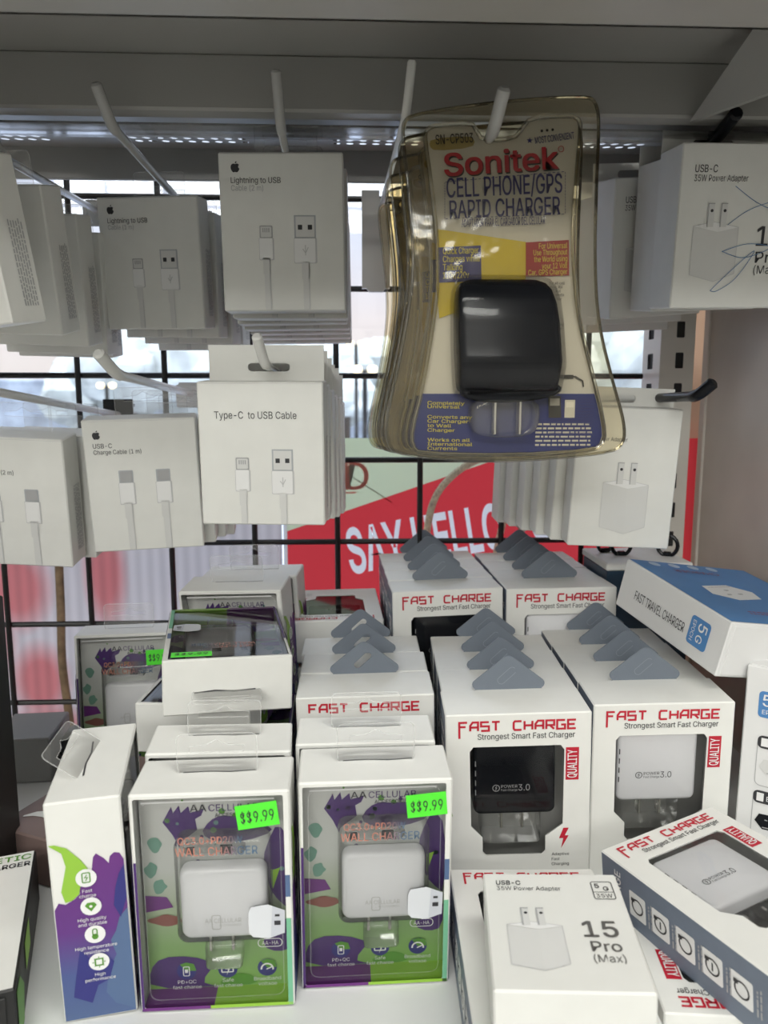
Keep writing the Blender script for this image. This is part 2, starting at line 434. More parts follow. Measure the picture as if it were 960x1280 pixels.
# translucent ribbed panel on the left of it
m_ = bpy.data.materials.new('ribbed_translucent_sheet'); m_.use_nodes = True; n = m_.node_tree; bs = n.nodes['Principled BSDF']
tcn = n.nodes.new('ShaderNodeTexCoord'); wv = n.nodes.new('ShaderNodeTexWave'); wv.inputs['Scale'].default_value = 24; wv.inputs['Distortion'].default_value = .3
wv.bands_direction = 'X'
def _mr(src, lo, hi):
    q_ = n.nodes.new('ShaderNodeMapRange'); q_.inputs[1].default_value = lo; q_.inputs[2].default_value = hi; q_.inputs[3].default_value = 1; q_.inputs[4].default_value = 0
    n.links.new(src, q_.inputs[0]); return q_.outputs[0]
acc = None
for px, py, rx, ry in ((22, 735, .035, .045), (132, 715, .022, .060), (52, 850, .030, .040), (62, 905, .040, .022), (-30, 800, .04, .05)):
    c0 = at(px, py, .83)
    vm = n.nodes.new('ShaderNodeVectorMath'); vm.operation = 'SUBTRACT'; vm.inputs[1].default_value = (c0.x, .83, c0.z)
    v2 = n.nodes.new('ShaderNodeVectorMath'); v2.operation = 'MULTIPLY'; v2.inputs[1].default_value = (1 / rx, 0, 1 / ry)
    v3 = n.nodes.new('ShaderNodeVectorMath'); v3.operation = 'LENGTH'
    n.links.new(tcn.outputs['Object'], vm.inputs[0]); n.links.new(vm.outputs[0], v2.inputs[0]); n.links.new(v2.outputs[0], v3.inputs[0])
    o_ = _mr(v3.outputs['Value'], .55, 1.25)
    if acc is None: acc = o_
    else:
        mm = n.nodes.new('ShaderNodeMath'); mm.operation = 'MAXIMUM'; n.links.new(acc, mm.inputs[0]); n.links.new(o_, mm.inputs[1]); acc = mm.outputs[0]
cr = n.nodes.new('ShaderNodeValToRGB'); cr.color_ramp.elements[0].color = (.90, .86, .85, 1); cr.color_ramp.elements[1].color = (.88, .48, .48, 1)
mxc = n.nodes.new('ShaderNodeMix'); mxc.data_type = 'RGBA'; mxc.blend_type = 'MULTIPLY'; mxc.inputs[0].default_value = .12
n.links.new(tcn.outputs['Object'], wv.inputs['Vector']); 
n.links.new(acc, cr.inputs[0]); n.links.new(cr.outputs[0], mxc.inputs[6]); n.links.new(wv.outputs['Color'], mxc.inputs[7])
tr = n.nodes.new('ShaderNodeBsdfTranslucent'); mxs = n.nodes.new('ShaderNodeMixShader'); mxs.inputs[0].default_value = .82
n.links.new(mxc.outputs[2], bs.inputs['Base Color']); n.links.new(mxc.outputs[2], tr.inputs[0]); bs.inputs['Roughness'].default_value = .5
n.links.new(bs.outputs[0], mxs.inputs[1]); n.links.new(tr.outputs[0], mxs.inputs[2]); n.links.new(mxs.outputs[0], n.nodes['Material Output'].inputs[0])
b = MB(); b.slab(Fr((0, .83, 0), (1, 0, 0), (0, 0, 1)), [(-.62, -.22), (-.078, -.22), (-.078, .185), (-.62, .185)], .002, m_)
b.build('ribbed_sheet', label='pale ribbed see-through sheet with faded red patches behind the wire grid', category='banner')
ROPE = mat('brown_cord', (.26, .18, .11), .8, noise=.3, nscale=90)
b = MB(); b.tube(spline([at(73, 690, .76), at(76, 760, .76), at(78, 830, .76), at(87, 900, .76), at(92, 960, .76)]), .0042, ROPE)
b.build('rope', smooth=True, label='brown cord hanging down behind the wire grid beside the sheet', category='cord')
LED = mat('cream_light_strip', (.88, .78, .60), .4, noise=.25, nscale=300)
b = MB(); b.tube(spline([at(530, 720, .745), at(535, 655, .745), at(548, 615, .745), at(578, 585, .745), at(612, 572, .745), at(634, 590, .745), at(638, 620, .745), at(627, 660, .745), at(615, 720, .745)]), .0036, LED, 8)
b.build('light_strip', smooth=True, label='cream coiled light strip looped in front of the red poster', category='light strip')
b = MB()
for i in range(11):
    p0 = at(647 + .4 * i, 556 + 10.5 * i, .735); b.tube([p0 + V((-.004, 0, .004)), p0 + V((.004, 0, -.0025))], .0021, HOOKW, 6)
b.tube([at(647, 540, .738), at(652, 672, .738)], .0030, mat('strip_grey', (.45, .44, .42), .4), 8)
b.build('hanging_strip', smooth=True, label='narrow notched plastic strip hanging beside the small power adapter boxes', category='hanging strip')

# ------------------------------------------------------------------ shelf: deck, grid, post, end panel, upper shelf
t = thing('display_shelf', 'white metal shelf deck carrying all the boxed chargers', 'shelf')
m = MB(); m.cbox(-.42, .34, .10, .60, -.03, 0, DECKM, .002); m.build('deck', t)
m = MB(); m.cbox(-.42, .34, .094, .10, -.06, 0, DECKM, .002); m.build('front_lip', t)
m = MB(); m.cbox(-.105, .285, .5445, .676, .0005, .0240, DECKM, .001); struct(m, 'hidden_riser_1')  # unseen riser, added to hold up the rear boxes
t = thing('wire_grid', 'black square wire grid panel that the hooks hang on', 'wire grid', (0, .69, 0))
for i in range(-6, 7):
    x = -.0138 + .0757 * i
    if x > .262: break
    m = MB(); m.tube([(x, 0, -.30), (x, 0, .56)], .0026, BLACKM, 8); m.build('upright_wire', t, smooth=True)
for i in range(-4, 8):
    z = -.0015 + .0757 * i
    m = MB(); m.tube([(-.52, .004, z), (.265, .004, z)], .0026, BLACKM, 8); m.build('cross_wire', t, smooth=True)
t = thing('slotted_post', 'cream slotted shelving post next to the beige end panel', 'post', (0, 0, 0))
m = MB()
sl = [.045 + .0262 * i for i in range(16)]
m.poly(Fr((.267, .66, 0), (1, 0, 0), (0, 0, 1)), [(0, -.3), (.030, -.3), (.030, .47), (0, .47)], POSTM, holes=[rrect(.0135, z, .0205, z + .0135, .0006, 1)[::-1] for z in sl])
m.poly(Fr((.267, .70, 0), (0, -1, 0), (0, 0, 1)), [(0, -.3), (.04, -.3), (.04, .47), (0, .47)], POSTM, holes=[rrect(.012, z, .024, z + .0135, .0006, 1)[::-1] for z in sl])
DARKIN = mat('post_inside_shade', (.03, .03, .03), .7)  # near-black core stands in for the shade inside the hollow post
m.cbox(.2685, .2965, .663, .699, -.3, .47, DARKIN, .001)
m.build('post_channel', t)
m = MB(); m.rect(Fr((.297, .66, 0), (0, 1, 0), (0, 0, 1)), 0, -.3, .04, .47, POSTM); m.build('post_flange', t)
t = thing('end_panel', 'beige metal end panel closing the shelf bay beside the slotted post', 'panel')
m = MB(); m.cbox(.3085, .3125, .45, .662, -.1, .415, SIDEM, .0008); m.build('sheet', t)
m = MB(); m.cbox(.3065, .3130, .655, .665, -.1, .415, SIDEM, .0008); m.build('folded_edge', t)
t = thing('upper_shelf', 'grey metal shelf above the hooks seen from below with perforated rear strip', 'shelf')
X0, X1 = -.75, .75
m = MB(); m.cbox(X0, X1, .250, .254, .416, .48, SHELFM, .001); m.cbox(X0, X1, .254, .300, .416, .419, SHELFM, .0008); m.cbox(X0, X1, .297, .300, .416, .428, SHELFM, .0008); m.build('front_lip', t)
m = MB(); m.cbox(X0, X1, .252, .490, .4760, .4795, SHELFM, .0008); m.build('underside_sheet', t)
m = MB(); m.cbox(X0, X1, .472, .486, .4455, .4765, SHELFM, .0015); m.build('crossbeam', t)
m = MB(); m.cbox(X0, X1, .488, .512, .4425, .4440, CLEART, .0004); m.build('price_channel', t)
m = MB()
fp = Fr((X0, .484, .4465), (1, 0, 0), (0, .172, .034)); nx = int((X1 - X0) / .0098); cs = .0098
hy = V((0, .172, .034)).length; ny = 9; ch = hy / ny
for i in range(nx):
    for j in range(ny):
        x, y = i * cs, j * ch
        hole = j in (4, 5, 6) and (i // 3) % 5 not in (3, 4) and not (j == 4 and (i // 15) % 2)
        if not hole: m.rect(fp, x, y, x + cs, y + ch, SHELFM); continue
        out = [(x + cs, y + ch / 2), (x + cs, y + ch), (x + cs / 2, y + ch), (x, y + ch), (x, y + ch / 2), (x, y), (x + cs / 2, y), (x + cs, y)]
        inn = circ(x + cs / 2, y + ch / 2, .0028, 8, .0050)
        m.add([fp.p(*p_) for p_ in out + inn], [(k, (k + 1) % 8, (k + 1) % 8 + 8, k + 8) for k in range(8)], SHELFM)
m.build('perforated_strip', t)
m = MB(); m.cbox(X0, X1, .655, .659, .456, .483, SHELFM, .0008); m.build('rear_panel', t)
ga = at(862, 152, .4705); gb = at(957, 84, .405)
m = MB(); m.loft([[V((a.x + d, a.y + d * .45, a.z)) for a in (V((ga.x, ga.y, ga.z)), V((gb.x, gb.y, .4758)), V((.275, .335, .4758)), V((.275, .335, ga.z)))] for d in (0, .003)], SHELFM); m.build('corner_gusset', t)
m = MB(); m.slab(Fr((.3072, 0, 0), (0, -1, 0), (0, 0, 1)), [(-.655, .416), (-.34, .416), (-.318, .43), (-.318, .4785), (-.655, .4785)], .003, SHELFM); m.build('end_bracket', t)

# ------------------------------------------------------------------ hooks
def hook(label, tip, bend, back, r, material, plate=None, group='display hooks'):
    t = thing('display_hook', label, 'hook', (back.x, back.y, back.z), group=group)
    o = back; P = [V(p_) - o for p_ in (tip, bend, back)]
    d1 = (P[1] - P[0]).normalized(); d2 = (P[2] - P[1]).normalized()
    c0 = P[1] - d1 * .006; c1 = P[1] + d2 * .006
    arc = [c0 * (1 - s_) ** 2 + P[1] * 2 * s_ * (1 - s_) + c1 * s_ ** 2 for s_ in [i / 6 for i in range(7)]]
    m = MB(); m.tube([c1] + [c1.lerp(P[2], .5), P[2]], r, material, 12); m.build('arm', t, smooth=True)
    m = MB(); m.tube([P[0] - d1 * .0012, P[0]] + arc, [r * .75] + [r * 1.22] * 2 + [r * 1.2] * 6, material, 12); m.build('tip', t, smooth=True)
    pm, hh = plate or (material, .02)
    m = MB(); m.cbox(-.013, .013, -.0050, -.0028, -hh * .6, hh * .4, pm, .0006); m.cbox(-.011, .011, -.0028, .0086, .010 - .0028, .010, pm, .0005); m.build('grid_clip', t)
    return t
GY = .6855
def bk(bend, dx=0, dz=0): return V((bend.x + dx, GY, bend.z + dz))
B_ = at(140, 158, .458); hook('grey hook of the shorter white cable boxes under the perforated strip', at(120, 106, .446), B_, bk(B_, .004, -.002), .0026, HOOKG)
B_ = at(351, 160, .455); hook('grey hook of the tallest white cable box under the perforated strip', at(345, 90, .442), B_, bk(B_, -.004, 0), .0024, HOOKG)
B_ = at(508, 140, .42); h3 = hook('bare white hook beside the blister packs with a notched back plate', at(515, 78, .41), B_, at(475, 264, GY), .0020, HOOKW, (POSTM, .001))
p0 = at(452, 240, .684); p1 = at(487, 366, .684)
m = MB(); m.slab(Fr((0, .0, 0), (1, 0, 0), (0, 0, 1)), [(p0.x, p1.z + .003), (p0.x + .004, p1.z + .003), (p0.x + .006, p1.z), (p1.x - .006, p1.z), (p1.x - .004, p1.z + .003), (p1.x, p1.z + .003), (p1.x, p0.z - .008), (p1.x - .009, p0.z - .008), (p1.x - .009, p0.z), (p0.x, p0.z)], .006, POSTM)
bp = m.build('back_plate', h3); bp.location = (-h3.location.x, .684 - h3.location.y, -h3.location.z)
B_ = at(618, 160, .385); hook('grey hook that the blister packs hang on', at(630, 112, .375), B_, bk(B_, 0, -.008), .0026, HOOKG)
B_ = V((.2290, .4975, .4415)); hook('black hook carrying the larger power adapter boxes', at(920, 142, .461), B_, bk(B_, 0, -.003), .0033, BLACKP)
B_ = at(872, 495, .46); hook('empty black hook under the larger power adapter boxes', at(891, 479, .452), B_, bk(B_, 0, -.004), .0031, BLACKP)
B_ = at(146, 468, .47); hook('white hook of the boxes picturing two cable plugs', at(123, 442, .452), B_, bk(B_, 0, -.010), .0030, HOOKW)
B_ = at(331, 455, .440); hook('white hook holding the cable box with the slotted card header', at(321, 421, .425), B_, bk(B_, 0, -.006), .0024, HOOKW)
B_ = at(-40, 483, .45); hook('white hook running in from the side over the lower cable boxes', at(-60, 460, .44), B_, at(150, 519, GY), .0028, HOOKW, (BLACKP, .035))
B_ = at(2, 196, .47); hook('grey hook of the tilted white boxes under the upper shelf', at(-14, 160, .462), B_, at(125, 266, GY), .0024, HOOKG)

# ------------------------------------------------------------------ lettering and pictures for the cartons
STROKES = {'F': [[(0, 0), (0, 1), (1, 1)], [(0, .5), (.8, .5)]], 'A': [[(0, 0), (.0, .62), (.32, 1), (1, 1), (1, 0)], [(0, .42), (1, .42)]],
           'S': [[(1, 1), (0, 1), (0, .52), (1, .52), (1, 0), (0, 0)]], 'T': [[(0, 1), (1, 1)], [(.5, 1), (.5, 0)]],
           'C': [[(1, 1), (.15, 1), (0, .85), (0, .15), (.15, 0), (1, 0)]], 'H': [[(0, 0), (0, 1)], [(1, 0), (1, 1)], [(0, .5), (1, .5)]],
           'R': [[(0, 0), (0, 1), (1, 1), (1, .45), (0, .45)], [(.45, .45), (1, 0)]], 'G': [[(1, 1), (0, 1), (0, 0), (1, 0), (1, .48), (.5, .48)]],
           'E': [[(1, 1), (0, 1), (0, 0), (1, 0)], [(0, .5), (.85, .5)]]}
def fast_charge(m, fr, x, y, wd, hgt, h=.0003, leg=True):
    s_ = 'FAST CHARGE'; adv = wd / (len(s_) - .28); lw = adv * .72
    for i, c in enumerate(s_):
        for st in STROKES.get(c, []):
            p_ = [(x + i * adv + a * lw, y + b_ * hgt) for a, b_ in st]
            if leg and i == 0 and st[0] == (0, 0): p_[0] = (x, y - hgt * .85)
            m.stroke(fr, p_, hgt * .23, RED, h)
APPLE = smooth([(.5, .78), (.62, .83), (.78, .82), (.9, .72), (.80, .60), (.80, .46), (.93, .36), (.85, .18), (.70, .02), (.58, .03), (.5, .06), (.40, .03), (.28, .02), (.13, .20), (.06, .45), (.10, .68), (.24, .82), (.38, .83)], 2)
LEAF = smooth([(.50, .86), (.52, .98), (.66, 1.08), (.66, .96), (.60, .88)], 1)
def fruit_mark(m, fr, x, y, s_):
    for P in (APPLE, LEAF): m.poly(fr, [(x + a * s_, y + b_ * s_) for a, b_ in P], INK, .0003)
def plug_usb(m, fr, x, y, s_):
    """printed flat USB plug pointing up, cable running to the bottom edge"""
    m.rect(fr, x - .0020 * s_, 0.0008, x + .0020 * s_, y - .030 * s_, GREY1, .0002); m.stroke(fr, [(x + .0020 * s_, .0008), (x + .0020 * s_, y - .030 * s_)], .0006, GREY3, .0004)
    m.poly(fr, rrect(x - .0026 * s_, y - .040 * s_, x + .0026 * s_, y - .029 * s_, .0006), GREY1, .0004)
    m.poly(fr, rrect(x - .0075 * s_, y - .030 * s_, x + .0075 * s_, y - .014 * s_, .0008), GREY3, .0002); m.poly(fr, rrect(x - .0072 * s_, y - .0296 * s_, x + .0064 * s_, y - .0143 * s_, .0008), WHITEINK, .0004)
    m.rect(fr, x - .0070 * s_, y - .0143 * s_, x + .0070 * s_, y, STEELP, .0002)
    m.rect(fr, x - .0060 * s_, y - .0135 * s_, x + .0060 * s_, y - .0008, GREY1, .0004)
    for dx in (-.0032, .0032): m.rect(fr, x + dx * s_ - .0014 * s_, y - .009 * s_, x + dx * s_ + .0014 * s_, y - .006 * s_, INK, .0005)
    m.stroke(fr, [(x, y - .025 * s_), (x, y - .0185 * s_)], .0005, GREY3, .0006); m.stroke(fr, [(x - .0018 * s_, y - .021 * s_), (x, y - .0235 * s_), (x + .0018 * s_, y - .020 * s_)], .0005, GREY3, .0006)
def plug_small(m, fr, x, y, s_, dark=False):
    m.rect(fr, x - .0018 * s_, 0.0008, x + .0018 * s_, y - .020 * s_, GREY1, .0002); m.stroke(fr, [(x + .0018 * s_, .0008), (x + .0018 * s_, y - .020 * s_)], .0006, GREY3, .0004)
    m.poly(fr, rrect(x - .0024 * s_, y - .029 * s_, x + .0024 * s_, y - .019 * s_, .0005), GREY1, .0004)
    m.poly(fr, rrect(x - .0046 * s_, y - .0205 * s_, x + .0046 * s_, y - .0072 * s_, .0008), GREY3, .0002); m.poly(fr, rrect(x - .0043 * s_, y - .0201 * s_, x + .0038 * s_, y - .0074 * s_, .0008), WHITEINK, .0004)
    m.poly(fr, rrect(x - .0040 * s_, y - .0074 * s_, x + .0040 * s_, y, .0007), STEELP if dark else GREY2, .0002)
    m.poly(fr, rrect(x - .0033 * s_, y - .0068 * s_, x + .0033 * s_, y - .0007, .0006), GREY2 if dark else GREY1, .0004)
    if not dark:
        for k in range(4): m.rect(fr, x - .0022 * s_ + k * .0012, y - .004 * s_, x - .0022 * s_ + k * .0012 + .0007, y - .0015 * s_, GREY2, .0005)
def small_print(m, fr, x0, y0, x1, y1, n, col):
    rr = random.Random(n)
    for i in range(n):
        y = y1 - (y1 - y0) * (i + .5) / n; x = x0
        while x < x1 - .001:
            l = rr.uniform(.001, .004); m.rect(fr, x, y, min(x + l, x1), y + (y1 - y0) / n * .45, col, .0003); x += l + .0007
def euro_slot(cx, cy, s_):
    return smooth([(cx - .5 * s_, cy), (cx - .5 * s_, cy + .16 * s_), (cx - .14 * s_, cy + .16 * s_), (cx, cy + .34 * s_), (cx + .14 * s_, cy + .16 * s_), (cx + .5 * s_, cy + .16 * s_), (cx + .5 * s_, cy), (cx, cy - .03 * s_)], 2)
def clear_tab(par, wd, z0, z1, y, x=0.):
    m = MB(); f = Fr((x, y, 0), (1, 0, 0), (0, 0, 1))
    hole = [(wd * .34 * a, z0 + (z1 - z0) * (.55 + .18 * b_)) for a, b_ in [(-1, 0), (1, 0), (1, .8), (.35, 1), (0, 1.7), (-.35, 1), (-1, .8)]]
    m.poly(f, rrect(-wd / 2, z0, wd / 2, z1, .003), CLEART, 0, [hole[::-1]])
    m.stroke(f, [(-wd / 2, z0)] + rrect(-wd / 2, z0, wd / 2, z1, .003)[::-1][-20:-10][::-1] + [], .0003, RIMF, .0001) if 0 else None
    m.tube([f.p(a, b_) for a, b_ in rrect(-wd / 2, z0, wd / 2, z1, .003)], .00028, TABEDGE, 5, closed=True)
    m.tube([f.p(a, b_) for a, b_ in hole], .00025, TABEDGE, 5, closed=True)
    return m.build('hang_tab', par)

# ------------------------------------------------------------------ white cable boxes
def plain_carton(w_, d_, h_): m = MB(); m.cbox(-w_ / 2, w_ / 2, 0, d_, 0, h_, CARD, .0008); return m, Fr((-w_ / 2, 0, 0), (1, 0, 0), (0, 0, 1))
def side_print(m, w_, d_, h_):
    f = Fr((w_ / 2, 0, 0), (0, 1, 0), (0, 0, 1))
    f2 = f.sub(d_ * .88, h_ * .10, R(90)); small_print(m, f2, 0, 0, h_ * .52, d_ * .42, 6, GREY2)
def cable_box(kind, label, loc, rot, dims, group, name='cable_box'):
    w_, d_, h_ = dims
    t = thing(name, label, 'box', loc, rot, group)
    m, f = plain_carton(w_, d_, h_); side_print(m, w_, d_, h_)
    m.stroke(f, [(.001, h_ - .0012), (w_ - .001, h_ - .0012)], .0003, GREY1, .0002)
    if kind in ('2m', '1m'):
        k = w_ / .0757
        fruit_mark(m, f, .0070 * k, h_ - .0118 * k, .0062 * k)
        m.text(f, 'Lightning to USB', .0072 * k, h_ - .0178 * k, .0046 * k, INK, width=.0302 * k, bold=.012)
        m.text(f, 'Cable (%s m)' % kind[0], .0072 * k, h_ - .0222 * k, .0044 * k, GREY2, width=.0195 * k)
        plug_small(m, f, .0275 * k, h_ - .0425 * k, 1.0 * k); plug_usb(m, f, .0515 * k, h_ - .0365 * k, .95 * k)
    elif kind == 'usbc':
        fruit_mark(m, f, .0060, h_ - .0135, .0060)
        m.text(f, 'USB-C', .0062, h_ - .0195, .0044, INK, width=.0125, bold=.01)
        m.text(f, 'Charge Cable (1 m)', .0062, h_ - .0238, .0042, INK, width=.0315)
        plug_small(m, f, .0260, h_ - .0355, 1.2, True); plug_small(m, f, .0510, h_ - .0355, 1.2, True)
    elif kind == 'usbc2':
        m.text(f, 'USB-C', .0062, h_ - .0195, .0044, INK, width=.0125, bold=.01)
        m.text(f, 'Charge Cable (2 m)', .0062, h_ - .0258, .0042, INK, width=.0335)
        plug_small(m, f, .0240, h_ - .0355, 1.2, True); plug_small(m, f, .0505, h_ - .0355, 1.2, True)
    elif kind == 'typec':
        m.text(f, 'Type-C  to USB Cable', w_ * .46, h_ - .0215, .0058, INK, align='C', width=.0485)
        plug_small(m, f, .0255, h_ - .0445, 1.0); plug_usb(m, f, .0495, h_ - .0395, .9)
    m.build('carton', t)
    if kind == 'typec':
        f3 = Fr((-w_ / 2, d_ * .75, h_), (1, 0, 0), (0, 0, 1))
        m = MB(); m.slab(f3, [(0.004, 0), (w_ - .001, 0), (w_ - .001, .021), (.004, .021)], .0008, CARD, holes=[rrect(w_ * .37, .0055, w_ * .71, .0105, .0023)[::-1]])
        m.build('card_header', t)
    else: clear_tab(t, w_ * .52, h_ - .002, h_ + .019, d_ - .0004, w_ * .02)
    return t
def behind(src, n, group, what, d, loc, rot, step=(0, .025, 0), jit=(.002, 0, .0015), rj=2.0, first=0):
    words_ = ['first', 'second', 'third', 'fourth', 'fifth', 'sixth', 'seventh']
    for k in range(1, n + 1):
        rr = random.Random(k * 17 + int(loc[0] * 1000))
        l = [loc[i] + step[i] * k + jit[i] * rr.uniform(-1, 1) for i in range(3)]
        dup(src, what % words_[k - 1 + first], l, [rot[0], rot[1] + rj * .5 * rr.uniform(-1, 1), rot[2] + rj * rr.uniform(-1, 1)], group)
GU = 'white cable boxes on the hooks'
s0 = cable_box('2m', 'tallest white lightning cable box, marked 2 m, on the middle hook', (-.0413, .4925, .3352), (1.5, -.6, -.5), (.0757, .022, .0935), GU)
behind(s0, 6, GU, '%s white carton hanging behind the tallest 2 m cable box', .022, (-.0413, .4925, .3352), (1.5, -.6, -.5), (.0006, .0245, -.0016), (.0015, 0, .0008), 1.2)
s1 = cable_box('1m', 'white lightning cable box marked 1 m, hanging turned slightly aside', (-.1397, .5659, .3301), (6.5, .3, -8.4), (.0723, .022, .0891), GU)
behind(s1, 3, GU, '%s white carton hanging behind the 1 m lightning cable box', .022, (-.1397, .5659, .3301), (5, .3, -8.4), (.0050, .0275, -.0035), (.001, 0, .001), 1.5)
s2 = cable_box('plain', 'tilted white carton at the frame edge showing its printed narrow side', (-.2071, .4271, .3169), (7.9, -3.3, -28.8), (.0742, .0224, .0841), GU)
dup(s2, 'second tilted white carton from the frame edge, printed narrow side showing', (-.2107, .4829, .3193), (13, 1.7, -9), GU)
dup(s2, 'third tilted white carton from the frame edge, thin bright edge showing', (-.2140, .537, .3165), (11, 2, -6), GU)
dup(s2, 'fourth tilted white carton from the frame edge, next to the 1 m cable box', (-.2135, .572, .3130), (9, 2.4, -4), GU)
dup(s2, 'hindmost tilted white carton of the row at the frame edge', (-.222, .612, .3130), (8, 1.5, -5), GU)
s3 = cable_box('usbc', 'white charge cable box picturing two identical plugs', (-.1451, .5423, .1737), (7.4, -1.5, 7.6), (.0754, .0221, .0942), GU)
behind(s3, 3, GU, '%s carton hanging behind the box picturing two identical plugs', .022, (-.1451, .5423, .1737), (6.0, -1.0, 6), (.0035, .0250, -.0012), (.001, 0, .001), 1.0)
s4 = cable_box('usbc2', 'white charge cable box cut by the frame edge, one plug visible', (-.2337, .5339, .1648), (9.7, 2.6, -2.8), (.0745, .0242, .0918), GU)
behind(s4, 2, GU, '%s white carton behind the cable box cut by the frame edge', .022, (-.2337, .5339, .1648), (8, 2.0, -2.8), (.0065, .029, 0), (.0005, 0, .001), 1.0)
s5 = cable_box('typec', 'white Type-C cable box with slotted card header on a white hook', (-.0536, .4560, .2052), (3.4, .2, -4.3), (.0742, .022, .0854), GU)
behind(s5, 5, GU, '%s white carton hanging behind the Type-C cable box', .022, (-.0536, .4560, .2052), (3.4, -.6, -3), (.0022, .027, -.0026), (.0012, 0, .001), 1.6)

# ------------------------------------------------------------------ white power adapter boxes
def adapter_picture(m, f, x, y, s_):
    m.poly(f, [(x, y), (x + .0115 * s_, y - .003 * s_), (x + .0115 * s_, y + .0185 * s_), (x, y + .021 * s_)], GREY1, .0002)
    m.poly(f, [(x + .0115 * s_, y - .003 * s_), (x + .021 * s_, y + .0005 * s_), (x + .021 * s_, y + .0205 * s_), (x + .0115 * s_, y + .0185 * s_)], mat('pale_grey_ink_light', (.71, .71, .70), .5), .0002)
    m.poly(f, [(x, y + .021 * s_), (x + .0115 * s_, y + .0185 * s_), (x + .021 * s_, y + .0205 * s_), (x + .0095 * s_, y + .0228 * s_)], WHITEINK, .0003)
    m.stroke(f, [(x, y), (x + .0115 * s_, y - .003 * s_), (x + .021 * s_, y + .0005 * s_), (x + .021 * s_, y + .0205 * s_), (x + .0095 * s_, y + .0228 * s_), (x, y + .021 * s_)], .0003, GREY3, .0004, True)
    for dx in (.0062, .0122):
        m.rect(f, x + dx * s_, y + .0206 * s_, x + (dx + .0028) * s_, y + .0305 * s_, GREY1, .0005)
        m.stroke(f, [(x + dx * s_, y + .0206 * s_), (x + dx * s_, y + .0305 * s_), (x + (dx + .0028) * s_, y + .0305 * s_)], .0006, GREY2, .0006)
        m.poly(f, circ(x + (dx + .0016) * s_, y + .0275 * s_, .0007 * s_, 10), INK, .0007)
PENCIL = mat('blue_pen', (.10, .22, .42), .6)
def adapter_box(kind, label, loc, rot, dims, group):
    w_, d_, h_ = dims; t = thing('adapter_box', label, 'box', loc, rot, group)
    m, f = plain_carton(w_, d_, h_)
    if kind == '35':
        m.text(f, 'USB-C', .0085, h_ - .0165, .0058, INK, width=.0138, bold=.015); m.text(f, '35W Power Adapter', .0083, h_ - .0215, .0050, INK, width=.0335)
        adapter_picture(m, f, .0105, .020, 1.35)
        m.text(f, '15', .051, .037, .0155, INK, width=.0175, bold=.02); m.text(f, 'Pro', .0515, .0270, .0090, INK, width=.0150, bold=.012); m.text(f, '(Max)', .0512, .0205, .0068, INK, width=.0160)
    if kind == '5':
        m.text(f, '5W Power Adapter', .0075, h_ - .0225, .0036, INK, width=.0265, xs=1)
        adapter_picture(m, f, .0205, .014, 1.45)
    m.build('carton', t)
    if kind in ('35', '5'):
        f3 = Fr((-w_ / 2, d_ - .0008, h_), (1, 0, 0), (0, 0, 1))
        m = MB(); m.slab(f3, [(0, 0), (w_, 0), (w_, .0125), (0, .0125)], .0008, CARD, holes=[rrect(w_ * .26, .0022, w_ * .62, .0078, .0026)[::-1]]); m.build('card_header', t)
    return t
GA = 'white power adapter boxes on the hooks'
a0 = adapter_box('35', 'large white 35W adapter box with slotted header on the black hook', (.2357, .4804, .3368), (6.2, -.7, 1.2), (.075, .0328, .0952), GA)
m = MB(); f = Fr((-.0375, 0, 0), (1, 0, 0), (0, 0, 1))
for P in ([(.034, .071), (.048, .062), (.060, .058), (.072, .060)], [(.0315, .049), (.045, .058), (.066, .064), (.073, .060)], [(.0295, .0335), (.045, .038), (.060, .036), (.044, .030), (.030, .0335)], [(.0245, .0105), (.034, .020), (.050, .034), (.040, .018), (.029, .0105), (.0245, .0105)]):
    sp = spline([(x, y, 0) for x, y in P], 6); m.stroke(f, [(p_.x, p_.y) for p_ in sp], .0004, PENCIL, .0009)
m.build('pen_scribble', a0, label='blue pen scribble')
dup(a0, 'white adapter box second on the black hook, directly behind the scribbled one', (.2395, .5225, .3403), (7.2, -2.4, 5.3), GA, ('pen_scribble',))
dup(a0, 'white adapter box third on the black hook, turned further aside', (.2246, .5680, .3410), (9, -5.0, 11), GA, ('pen_scribble',))
dup(a0, 'white adapter box fourth on the black hook, mostly hidden', (.228, .609, .3400), (7.5, -4.0, 10), GA, ('pen_scribble',))
dup(a0, 'hindmost white adapter box on the black hook', (.232, .645, .3370), (7, -3.5, 9), GA, ('pen_scribble',))
a1 = adapter_box('5', 'white 5W adapter box hanging below the clear blister pack', (.1813, .5046, .1800), (3, 2.2, -3.5), (.069, .022, .095), GA)
for k, wd_ in enumerate(('second', 'third', 'fourth', 'fifth', 'hindmost')):
    dup(a1, '%s white carton in the row behind the 5W adapter box' % wd_, (.1800 - .0050 * k - .004, .5310 + .0245 * k, .1790 - .0005 * k), (4, 2.2 - .3 * k, -2 + k), GA)

